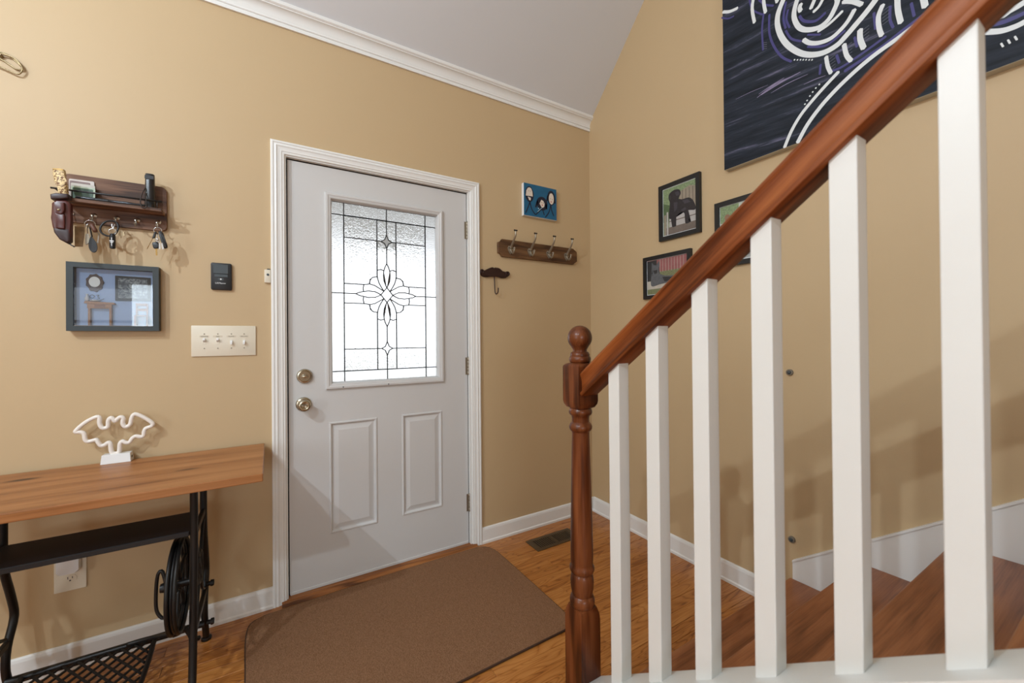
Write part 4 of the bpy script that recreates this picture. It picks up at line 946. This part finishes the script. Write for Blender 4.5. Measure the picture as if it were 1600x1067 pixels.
for cx_, cz_ in ((1.395, 2.125), (1.409, 2.125), (1.494, 2.068), (1.508, 2.066), (1.564, 2.104), (1.580, 2.102)): blob(bm, ell(cx_, cz_, .0022, .0030, 10), ny, .0009)
obj('eyes', bm, mat('brown_paint', lin(110, 84, 70), .6), bp_)
bm = new(); blob(bm, ell(1.500, 2.0515, .005, .0045, 12), ny, .0009); blob(bm, ell(1.570, 2.084, .0055, .004, 12), ny, .0009); obj('mouths', bm, mat('rose_paint', lin(190, 110, 110), .6), bp_)
bm = new(); ribbon(bm, xz([(1.462, 2.003), (1.480, 2.020), (1.496, 2.034)], YP), .003, 'y', 0, .0009); blob(bm, ell(1.470, 2.026, .005, .004, 10), ny, .0009); obj('white_dabs', bm, mat('pale_blue_paint', lin(170, 205, 225), .6), bp_)

# ================================================================== RIGHT WALL PICTURES
def wall_frame(name, label, y_hi, y_lo, z0, z1, fw_, mats):
    """picture on the right wall; u runs left to right as seen (y decreasing)"""
    t = thing(name, label, 'picture frame', (R, (y_hi+y_lo)/2, z0), 'framed dog portraits by the stairs')
    xf = R-.020
    q = ([(y_hi, z0), (y_hi, z1), (y_hi-fw_, z1-fw_), (y_hi-fw_, z0+fw_)], [(y_hi, z1), (y_lo, z1), (y_lo+fw_, z1-fw_), (y_hi-fw_, z1-fw_)], [(y_lo, z1), (y_lo, z0), (y_lo+fw_, z0+fw_), (y_lo+fw_, z1-fw_)], [(y_lo, z0), (y_hi, z0), (y_hi-fw_, z0+fw_), (y_lo+fw_, z0+fw_)])
    bm = new()
    for p in q: prism(bm, yz(p, R-.0005), (xf-R+.0005, 0, 0))
    bmesh.ops.remove_doubles(bm, verts=bm.verts, dist=1e-6)
    obj('frame', bm, M_frame, t)
    a0, a1, b0, b1 = y_hi-fw_, y_lo+fw_, z0+fw_, z1-fw_
    xp = R-.010
    bm = new(); box(bm, xp, R-.001, a1, a0, b0, b1); obj('print_board', bm, M_white_ink, t)
    def uv(p): return (xp, a0+(a1-a0)*p[0], b0+(b1-b0)*p[1])
    return t, uv
def print_layers(t, uv, layers):
    bms = {}
    for i, (m, pts) in enumerate(layers):
        b = bms.setdefault(m, new()) if m in bms else bms.setdefault(m, bmesh.new())
        blob(b, [uv(p) for p in pts], (-1, 0, 0), .0003+.00006*i)
    return bms
def photo(t, uv, layers):
    ms_ = []; bm = new()
    for i, (m, pts) in enumerate(layers):
        if m not in ms_: ms_.append(m)
        P = [Vector(uv(p)) for p in pts]
        if len(P) > 5: P = smoothpts(P, True, 4)
        blob(bm, P, (-1, 0, 0), .0003+.00006*i, ms_.index(m))
    me_n = obj('photo_print', bm, ms_, t)
Ph = lambda name, c, var=.35, sc=60: mat('print_'+name, lin(*c), .5, var=var, vscale=sc)
fol = Ph('foliage', (128, 146, 108), .75, 130); fence = Ph('fence_boards', (150, 138, 122), .2, 40); fgap = Ph('fence_gap', (98, 88, 76), .2); bench = Ph('bench_grey', (176, 172, 170), .15, 50)
dirt = Ph('ground_brown', (112, 100, 92), .3, 60); dogk = Ph('black_fur', (40, 36, 40), .35, 80); dogs = Ph('fur_sheen', (62, 58, 66), .3, 80); gdark = Ph('shrub_dark', (84, 104, 70), .5, 80)
redf = Ph('red_fence', (150, 92, 92), .25, 60); grass = Ph('grass', (118, 122, 88), .5, 110); sand = Ph('pale_sand', (186, 178, 166), .2, 60); dogg = Ph('grey_fur', (92, 94, 98), .4, 110); dogd = Ph('dark_fur', (48, 48, 50), .4, 90)
deck = Ph('grey_deck', (160, 160, 158), .15, 50); deckg = Ph('deck_gap', (96, 98, 98), .1); tanf = Ph('tan_fur', (140, 106, 84), .3, 80); pale = Ph('pale_sky', (196, 204, 190), .2, 40)
sq = lambda u0, u1, v0, v1: [(u0, v0), (u1, v0), (u1, v1), (u0, v1)]
t, uv = wall_frame('dog_portrait', 'black framed portrait of a black dog lying on a grey bench', 1.5270, 1.2715, 1.7435, 2.0560, .0225, None)
lay = [(fol, sq(.015, .985, .02, .985)), (fence, [(.50, .42), (.985, .38), (.985, .86), (.80, .90), (.52, .84)])]
for u in (.60, .70, .80, .90): lay.append((fgap, sq(u-.008, u+.008, .42, .86)))
lay += [(gdark, [(.015, .3), (.22, .3), (.24, .62), (.015, .70)]), (bench, sq(.20, .985, .16, .42)), (dirt, sq(.06, .985, .02, .17)), (fence, sq(.04, .10, .02, .45)), (bench, sq(.12, .17, .02, .50)), (dirt, sq(.20, .985, .28, .30)),
 (dogk, [(.20, .36), (.21, .58), (.28, .70), (.48, .70), (.62, .66), (.78, .66), (.90, .58), (.97, .44), (.94, .38), (.72, .42), (.50, .40), (.40, .34), (.30, .34)]),
 (dogk, [(.19, .76), (.19, .84), (.25, .89), (.36, .915), (.46, .905), (.53, .87), (.555, .80), (.52, .75), (.48, .69), (.46, .60), (.24, .60), (.22, .70)]),
 (dogk, [(.26, .38), (.40, .38), (.41, .20), (.40, .16), (.30, .16), (.28, .20)]), (dogk, [(.58, .44), (.70, .50), (.76, .44), (.77, .22), (.84, .17), (.70, .155), (.67, .22), (.66, .36)]),
 (dogs, [(.38, .86), (.48, .86), (.53, .80), (.50, .77), (.42, .78)]), (dogs, [(.34, .66), (.46, .64), (.44, .50), (.36, .46)]), (dogs, [(.60, .64), (.74, .64), (.84, .56), (.66, .56)]), (dogs, [(.56, .46), (.68, .49), (.72, .44), (.60, .42)]), (dogd, [(.195, .74), (.19, .83), (.23, .86), (.265, .79), (.245, .71)])]
photo(t, uv, lay)
t, uv = wall_frame('dog_portrait', 'black framed portrait of a grey dog before a red fence, behind the handrail', 1.6430, 1.3280, 1.4240, 1.6700, .0215, None)
lay = [(redf, sq(.01, .99, .60, .99)), (grass, sq(.01, .99, .38, .64)), (sand, sq(.01, .99, .02, .40)), (dogd, [(.01, .40), (.26, .40), (.26, .98), (.01, .98)]), (grass, sq(.01, .40, .02, .17))]
for k in range(9): lay.append((sand, sq(.34+k*.07, .348+k*.07, .62, .98)))
lay += [(dogg, [(.12, .26), (.12, .55), (.17, .68), (.14, .80), (.135, .93), (.20, .84), (.26, .84), (.32, .94), (.33, .80), (.31, .68), (.36, .54), (.50, .50), (.72, .46), (.78, .34), (.50, .30), (.34, .28)]), (dogd, [(.17, .70), (.28, .70), (.26, .60), (.20, .60)]), (dogd, [(.40, .48), (.70, .44), (.74, .36), (.45, .34)])]
photo(t, uv, lay)
t, uv = wall_frame('dog_portrait', 'black framed portrait on a pale deck, rightmost and mostly hidden by the handrail', 1.1920, .9380, 1.5420, 1.8620, .0225, None)
lay = [(pale, sq(.01, .99, .02, .99)), (fol, sq(.01, .45, .70, .99)), (deck, sq(.01, .99, .02, .40))]
for k in range(5): lay.append((deckg, [(.01, .05+k*.07), (.99, .08+k*.07), (.99, .088+k*.07), (.01, .058+k*.07)]))
lay += [(tanf, [(.20, .34), (.16, .60), (.12, .80), (.20, .84), (.30, .78), (.44, .76), (.56, .84), (.62, .70), (.70, .56), (.86, .42), (.84, .30), (.40, .26)]), (dogd, [(.28, .66), (.40, .66), (.36, .56)])]
photo(t, uv, lay)

# large canvas of white and violet strokes
cv = thing('canvas_painting', 'large dark navy canvas with white and violet spiral strokes above the handrail', 'painting', (R, .55, 2.004))
CY1, CY0, CZ0, CZ1_ = 1.1275, -.10, 2.004, 2.92
bm = new(); box(bm, R-.036, R-.0005, CY0, CY1, CZ0, CZ1_, .001); obj('canvas_edge', bm, mat('raw_canvas', lin(196, 192, 176), .8), cv)
m_nv, n_, p_ = nt('navy_brushwork'); tc = n_.nodes.new('ShaderNodeTexCoord'); mpg = n_.nodes.new('ShaderNodeMapping'); mpg.inputs['Rotation'].default_value = (math.radians(-5), 0, 0)
mp2 = n_.nodes.new('ShaderNodeMapping'); mp2.inputs['Scale'].default_value = (1, 2.4, 30)
nz = n_.nodes.new('ShaderNodeTexNoise'); nz.inputs['Scale'].default_value = 1; nz.inputs['Detail'].default_value = 6; nz.inputs['Roughness'].default_value = .65
rp = n_.nodes.new('ShaderNodeValToRGB'); e = rp.color_ramp.elements; e[0].position = .36; e[0].color = lin(22, 26, 33); e[1].position = .76; e[1].color = lin(128, 124, 152); x = e.new(.58); x.color = lin(44, 50, 62)
n_.links.new(tc.outputs['Object'], mpg.inputs[0]); n_.links.new(mpg.outputs[0], mp2.inputs[0]); n_.links.new(mp2.outputs[0], nz.inputs['Vector']); n_.links.new(nz.outputs['Fac'], rp.inputs[0]); n_.links.new(rp.outputs[0], p_.inputs['Base Color'])
p_.inputs['Roughness'].default_value = .55; p_.inputs['Specular IOR Level'].default_value = .2
XC = R-.0368
bm = new(); box(bm, XC, R-.035, CY0, CY1, CZ0+.001, CZ1_); obj('painted_ground', bm, m_nv, cv)
K = .0000
SW = [(.017, [(0.86, 2.637), (0.88, 2.595), (0.884, 2.549), (0.871, 2.491), (0.844, 2.432), (0.802, 2.375), (0.761, 2.341), (0.717, 2.323), (0.674, 2.325), (0.644, 2.343), (0.614, 2.366), (0.585, 2.389), (0.557, 2.416), (.53, 2.45), (.52, 2.5)]),
(.015, [(0.80, 2.62), (0.818, 2.565), (0.818, 2.525), (0.801, 2.479), (0.772, 2.45), (0.732, 2.433), (0.699, 2.443), (0.678, 2.473), (0.67, 2.499), (.68, 2.54)]),
(.013, [(0.786, 2.419), (0.766, 2.393), (0.733, 2.372), (0.695, 2.364), (0.664, 2.375), (0.638, 2.395), (0.618, 2.424)]),
(.009, [(0.735, 2.419), (0.705, 2.422), (0.678, 2.432), (0.655, 2.444)]), (.013, [(0.794, 2.572), (.799, 2.558), (0.795, 2.543)]), (.012, [(0.742, 2.562), (0.759, 2.528)]), (.010, [(0.715, 2.54), (0.731, 2.517), (0.75, 2.508)]),
(.013, [(0.652, 2.479), (0.623, 2.458), (0.596, 2.427)]), (.011, [(0.709, 2.302), (0.704, 2.261), (0.694, 2.228)]), (.012, [(0.651, 2.314), (0.644, 2.269), (0.630, 2.238)]), (.014, [(0.602, 2.338), (0.602, 2.303), (0.592, 2.262)]),
(.012, [(0.537, 2.384), (0.549, 2.352), (0.548, 2.309), (0.541, 2.276)]), (.013, [(0.498, 2.39), (0.497, 2.338), (0.490, 2.288)]), (.014, [(0.435, 2.348), (0.429, 2.300)]),
(.011, [(0.8617, 2.006), (0.835, 2.064), (0.799, 2.115), (0.752, 2.158), (0.708, 2.192), (0.67, 2.219)]),
(.013, [(0.812, 2.006), (0.776, 2.064), (0.73, 2.114), (0.687, 2.149), (0.645, 2.177), (0.596, 2.204), (0.55, 2.223), (0.497, 2.239), (0.456, 2.254), (0.417, 2.262), (0.379, 2.262), (.33, 2.235), (.275, 2.161), (.249, 2.161), (.215, 2.170), (.16, 2.20), (.10, 2.25)]),
(.011, [(1.125, 2.771), (1.092, 2.75), (1.055, 2.74)]),
(.013, [(.35, 2.19), (.31, 2.14), (0.276, 2.116), (0.25, 2.108), (0.22, 2.110), (.15, 2.13), (.06, 2.20)])]
M_wa = mat('white_acrylic', lin(224, 228, 230), .5); M_va = mat('violet_acrylic', lin(66, 62, 122), .5)
for w_, p in SW:
    bm = new(); ribbon(bm, yz(p, XC), w_*1.22, 'x', 0, .0009); obj('brush_stroke', bm, M_wa, cv)
# generic arcs carry the design on above the frame
for k in range(3):
    bm = new(); ribbon(bm, yz([(.75+(.14+.05*k)*math.cos(a), 2.68+(.12+.04*k)*math.sin(a)) for a in [-.3+j*.45 for j in range(9)]], XC), .014, 'x', 0, .0009); obj('brush_stroke', bm, M_wa, cv)
bm = new()
for k in range(3): ribbon(bm, yz([(.268-.013*k, 2.075+.002*k), (.264-.013*k, 2.062+.002*k)], XC), .0045, 'x', 0, .0009)
for (yy_, zz_) in [(0.82, 2.356), (0.809, 2.349), (0.798, 2.343), (0.788, 2.337), (0.778, 2.331), (0.767, 2.324), (0.757, 2.318), (0.733, 2.205), (0.745, 2.197), (0.756, 2.187), (0.766, 2.176), (0.776, 2.163), (0.784, 2.152)]:
    blob(bm, yz([(yy_+.0032*math.cos(t_), zz_+.0032*math.sin(t_)) for t_ in [2*PI*k/10 for k in range(10)]], XC), (-1, 0, 0), .0009)
o = obj('paint_dots', bm, M_wa, cv); o['kind'] = 'stuff'
SPp = [(.008, [(0.939, 2.637), (0.947, 2.569), (0.944, 2.474)]), (.009, [(0.916, 2.613), (0.917, 2.535), (0.901, 2.468), (0.869, 2.399), (0.832, 2.356)]), (.007, [(1.132, 2.748), (1.1, 2.722), (1.073, 2.715)]), (.007, [(1.001, 2.74), (0.987, 2.685), (0.946, 2.634)]), (.008, [(0.959, 2.709), (0.932, 2.668), (0.899, 2.64)]),
(.008, [(0.852, 2.5), (0.831, 2.452), (0.795, 2.418)]), (.010, [(0.8, 2.526), (0.783, 2.494), (0.743, 2.467), (0.71, 2.476)]), (.007, [(0.772, 2.43), (0.727, 2.401)]), (.008, [(0.728, 2.282), (0.731, 2.245)]), (.009, [(0.675, 2.288), (0.667, 2.252)]), (.008, [(0.619, 2.321), (0.612, 2.28)]), (.008, [(0.562, 2.373), (0.558, 2.311)]), (.008, [(0.517, 2.365), (0.518, 2.319), (0.51, 2.284)]), (.008, [(0.463, 2.337), (0.456, 2.287)]),
(.012, [(0.65, 2.211), (0.606, 2.221), (0.541, 2.236), (0.489, 2.256), (.43, 2.277)]), (.008, [(0.842, 2.582), (0.849, 2.546), (0.837, 2.503)]), (.009, [(0.772, 2.381), (0.717, 2.349), (0.685, 2.351), (0.648, 2.365)]), (.009, [(.69, 2.235), (.66, 2.232), (.60, 2.245), (.53, 2.266)]), (.009, [(.85, 2.62), (.86, 2.56), (.852, 2.51)]), (.012, [(.30, 2.15), (.26, 2.135), (.20, 2.14), (.14, 2.165)])]
for w_, p in SPp:
    bm = new(); ribbon(bm, yz(p, XC), w_, 'x', 0, .0006); obj('brush_stroke', bm, M_va, cv)
bm = new()
for (a_, b_) in ((.715, 2.27), (.663, 2.285), (.612, 2.315), (.555, 2.345)):
    for k in range(5): ribbon(bm, yz([(a_-.016, b_-.032+k*.012), (a_-.036, b_-.026+k*.012)], XC), .0016, 'x', 0, .0007)
for k in range(4): ribbon(bm, yz([(.942-.0, 2.505-k*.009), (.928, 2.498-k*.009)], XC), .0016, 'x', 0, .0007)
o = obj('grey_hatching', bm, mat('grey_acrylic', lin(104, 106, 120), .6), cv); o['kind'] = 'stuff'

M_lav = mat('lavender_acrylic', lin(136, 126, 158), .6)
for q, w_ in (([(.972, 2.276), (.93, 2.288), (.887, 2.295)], .004), ([(.953, 2.279), (.88, 2.290), (.80, 2.293)], .006), ([(.931, 2.294), (.88, 2.296), (.825, 2.293)], .004), ([(.964, 2.288), (.91, 2.298), (.861, 2.303)], .004), ([(.913, 2.266), (.85, 2.272), (.773, 2.269)], .003), ([(1.068, 2.318), (1.0, 2.316), (.926, 2.308)], .002), ([(.787, 2.235), (.75, 2.234), (.712, 2.229)], .003)):
    bm = new(); ribbon(bm, yz(q, XC), w_, 'x', 0, .0004, taper=True); obj('brush_stroke', bm, M_lav, cv)
# wall cups beside the stairs
for i, (zz, lab) in enumerate(((1.044, 'small round wall cup at handrail height on the stair wall'), (.325, 'small round wall cup low on the stair wall by the first step'))):
    g = thing('gate_wall_cup', lab, 'wall bumper', (R, .868, zz), 'gate cups on the stair wall')
    bm = new(); lathe(bm, [(.0135, 0), (.0135, .008), (.0115, .010), (.009, .010)], (R, .868, zz), 0, 20, sgn=-1); obj('cup', bm, mat('grey_rubber', lin(120, 110, 96), .5), g, smooth=True, auto=40)
    bm = new(); lathe(bm, [(.008, 0), (.007, .0035), (.004, .005)], (R-.0095, .868, zz), 0, 16, sgn=-1); obj('cup_centre', bm, M_dkgrey, g, smooth=True)

# ================================================================== OUTLET AND PLUG-IN
ol = thing('wall_outlet', 'ivory duplex wall outlet low on the wall behind the console table', 'outlet', (-.633, W, .345))
bm = new(); box(bm, -.6755, -.5905, W-.006, W-.0003, .287, .4045, .002, seg=2); obj('cover_plate', bm, M_ivory, ol)
for zc in (.332, .372):
    bm = new(); q = [(-.633+.0172*math.cos(t_), W-.006, zc+max(-.0125, min(.0125, .0172*math.sin(t_)))) for t_ in [2*PI*k/28 for k in range(28)]]
    prism(bm, q, (0, -.002, 0)); rc = obj('receptacle', bm, M_ivory, ol)
    bm = new(); box(bm, -.6400, -.6380, W-.0083, W-.0078, zc-.001, zc+.0075); box(bm, -.6280, -.6260, W-.0083, W-.0078, zc-.0005, zc+.007)
    prism(bm, [(-.6330+.0025*math.cos(t_), W-.0078, zc-.0068+.0025*math.sin(t_)) for t_ in [2*PI*k/10 for k in range(10)]], (0, -.0005, 0)); obj('slot', bm, M_black, rc)
pa = thing('plug_adapter', 'white rounded plug-in adapter in the upper half of the outlet', 'adapter', (-.632, W-.008, .392))
bm = new(); prism(bm, xz(rrect(-.6615, -.6035, .3600, .4260, .010, 5), W-.0086), (0, -.026, 0), bev=.005, seg=3); obj('body', bm, M_whitep, pa, smooth=True, auto=50)
bm = new(); box(bm, -.640, -.638, W-.0086, W-.0081, .372, .380); box(bm, -.628, -.626, W-.0086, W-.0081, .372, .380); obj('prong', bm, M_steel, pa)

# ================================================================== FLOOR VENT AND MAT
fv = thing('floor_register', 'brown metal floor register between the door and the stair corner', 'vent', (1.43, 1.94, 0))
vx0, vx1, vy0, vy1 = 1.285, 1.600, 1.868, 1.998
M_bronze = mat('bronze_metal', lin(96, 80, 58), .4, .6)
bm = new(); fw_ = .022
for a in ((vx0, vx1, vy0, vy0+fw_), (vx0, vx1, vy1-fw_, vy1), (vx0, vx0+.03, vy0+fw_, vy1-fw_), (vx1-.03, vx1, vy0+fw_, vy1-fw_), ((vx0+vx1)/2-.006, (vx0+vx1)/2+.006, vy0+fw_, vy1-fw_)): box(bm, a[0], a[1], a[2], a[3], .0004, .005, .001)
obj('frame', bm, M_bronze, fv)
bm = new(); box(bm, vx0+.01, vx1-.01, vy0+.01, vy1-.01, .0004, .0010); obj('duct_shade_sheet', bm, M_rubber, fv)  # flat black sheet standing in for the shade inside the duct
for half in (0, 1):
    for k in range(9):
        xx = vx0+.0345+half*.1335+k*.0137
        bm = new(); box(bm, xx-.0032, xx+.0032, vy0+fw_-.001, vy1-fw_+.001, .0008, .0042); obj('slat', bm, M_bronze, fv, loc=(xx, vy0, 0))

rg = thing('door_mat', 'brown carpet mat with rounded corners in front of the entry door', 'rug', (.5, 1.75, 0))
RO = [(-.074, 1.40), (-.0771, 1.6878), (-.0856, 1.8878), (-.0835, 1.985), (-.073, 2.030), (-.033, 2.054), (.015, 2.0590), (.249, 2.0690), (.619, 2.0800), (.95, 2.0790), (1.010, 2.0750), (1.050, 2.058), (1.074, 2.020), (1.0835, 1.960), (1.0871, 1.8233), (1.0893, 1.6451), (1.0911, 1.4907), (1.090, 1.375), (1.074, 1.328), (1.035, 1.310), (.98, 1.3080), (.7475, 1.3063), (.5439, 1.3045), (.02, 1.303), (-.045, 1.310), (-.069, 1.340)]
M_carpet, n_, p_ = nt('brown_carpet'); tc = n_.nodes.new('ShaderNodeTexCoord'); nz = n_.nodes.new('ShaderNodeTexNoise'); nz.inputs['Scale'].default_value = 240; nz.inputs['Detail'].default_value = 4
nz2 = n_.nodes.new('ShaderNodeTexNoise'); nz2.inputs['Scale'].default_value = 500; nz2.inputs['Detail'].default_value = 3
ad = n_.nodes.new('ShaderNodeMath'); ad.operation = 'ADD'; hf = n_.nodes.new('ShaderNodeMath'); hf.operation = 'MULTIPLY'; hf.inputs[1].default_value = .5
rp = n_.nodes.new('ShaderNodeValToRGB'); rp.color_ramp.elements[0].position = .38; rp.color_ramp.elements[0].color = lin(116, 82, 56); rp.color_ramp.elements[1].position = .64; rp.color_ramp.elements[1].color = lin(154, 116, 88)
n_.links.new(tc.outputs['Object'], nz.inputs['Vector']); n_.links.new(tc.outputs['Object'], nz2.inputs['Vector']); n_.links.new(nz.outputs['Fac'], ad.inputs[0]); n_.links.new(nz2.outputs['Fac'], ad.inputs[1]); n_.links.new(ad.outputs[0], hf.inputs[0])
n_.links.new(hf.outputs[0], rp.inputs[0]); n_.links.new(rp.outputs[0], p_.inputs['Base Color']); p_.inputs['Roughness'].default_value = .95; p_.inputs['Specular IOR Level'].default_value = .1
bmp = n_.nodes.new('ShaderNodeBump'); bmp.inputs['Strength'].default_value = .8; bmp.inputs['Distance'].default_value = .004; n_.links.new(nz.outputs['Fac'], bmp.inputs['Height']); n_.links.new(bmp.outputs['Normal'], p_.inputs['Normal'])
ROs = smoothpts([(p[0], p[1], .0008) for p in RO], True, 3)
bm = new(); prism(bm, ROs, (0, 0, .0092), bev=.003, seg=2); obj('pile', bm, M_carpet, rg)
bm = new(); tube(bm, [(p.x, p.y, .0055) for p in ROs], .0048, 6, True); obj('binding', bm, mat('dark_brown_binding', lin(62, 38, 20), .8), rg, smooth=True)

# wire ornament at the far left of the wall
wo = thing('wire_ornament', 'looped silver wire ornament high on the wall at the left edge', 'ornament', (-.80, W, 2.17))
M_wire = mat('dull_wire', lin(150, 132, 100), .35, .8)
def loop(pts, r=.0026):
    bm = new(); tube(bm, smoothpts(xz(pts, W-.007), True, 4), r, 8, True); return bm
obj('wire_loop', loop([(-.850, 2.190), (-.81, 2.212), (-.7936, 2.2150), (-.7790, 2.2100), (-.7643, 2.1976), (-.7520, 2.1846), (-.7480, 2.1740), (-.7560, 2.1695), (-.7650, 2.1700), (-.7800, 2.1800), (-.8000, 2.1930), (-.83, 2.200)]), M_wire, wo, smooth=True)
bm = new(); tube(bm, smoothpts([(p[0], W-.0125, p[1]) for p in [(-.845, 2.175), (-.81, 2.166), (-.7826, 2.1571), (-.7657, 2.1512), (-.7544, 2.1513), (-.7463, 2.166), (-.7474, 2.1800), (-.7566, 2.1953), (-.7713, 2.206), (-.80, 2.208), (-.84, 2.200)]], True, 4), .0026, 8, True); obj('wire_loop', bm, M_wire, wo, smooth=True)
bm = new(); lathe(bm, [(.006, 0), (.006, .012), (.004, .014)], (-.80, W, 2.205), 1, 12, sgn=-1); obj('nail', bm, M_wire, wo)
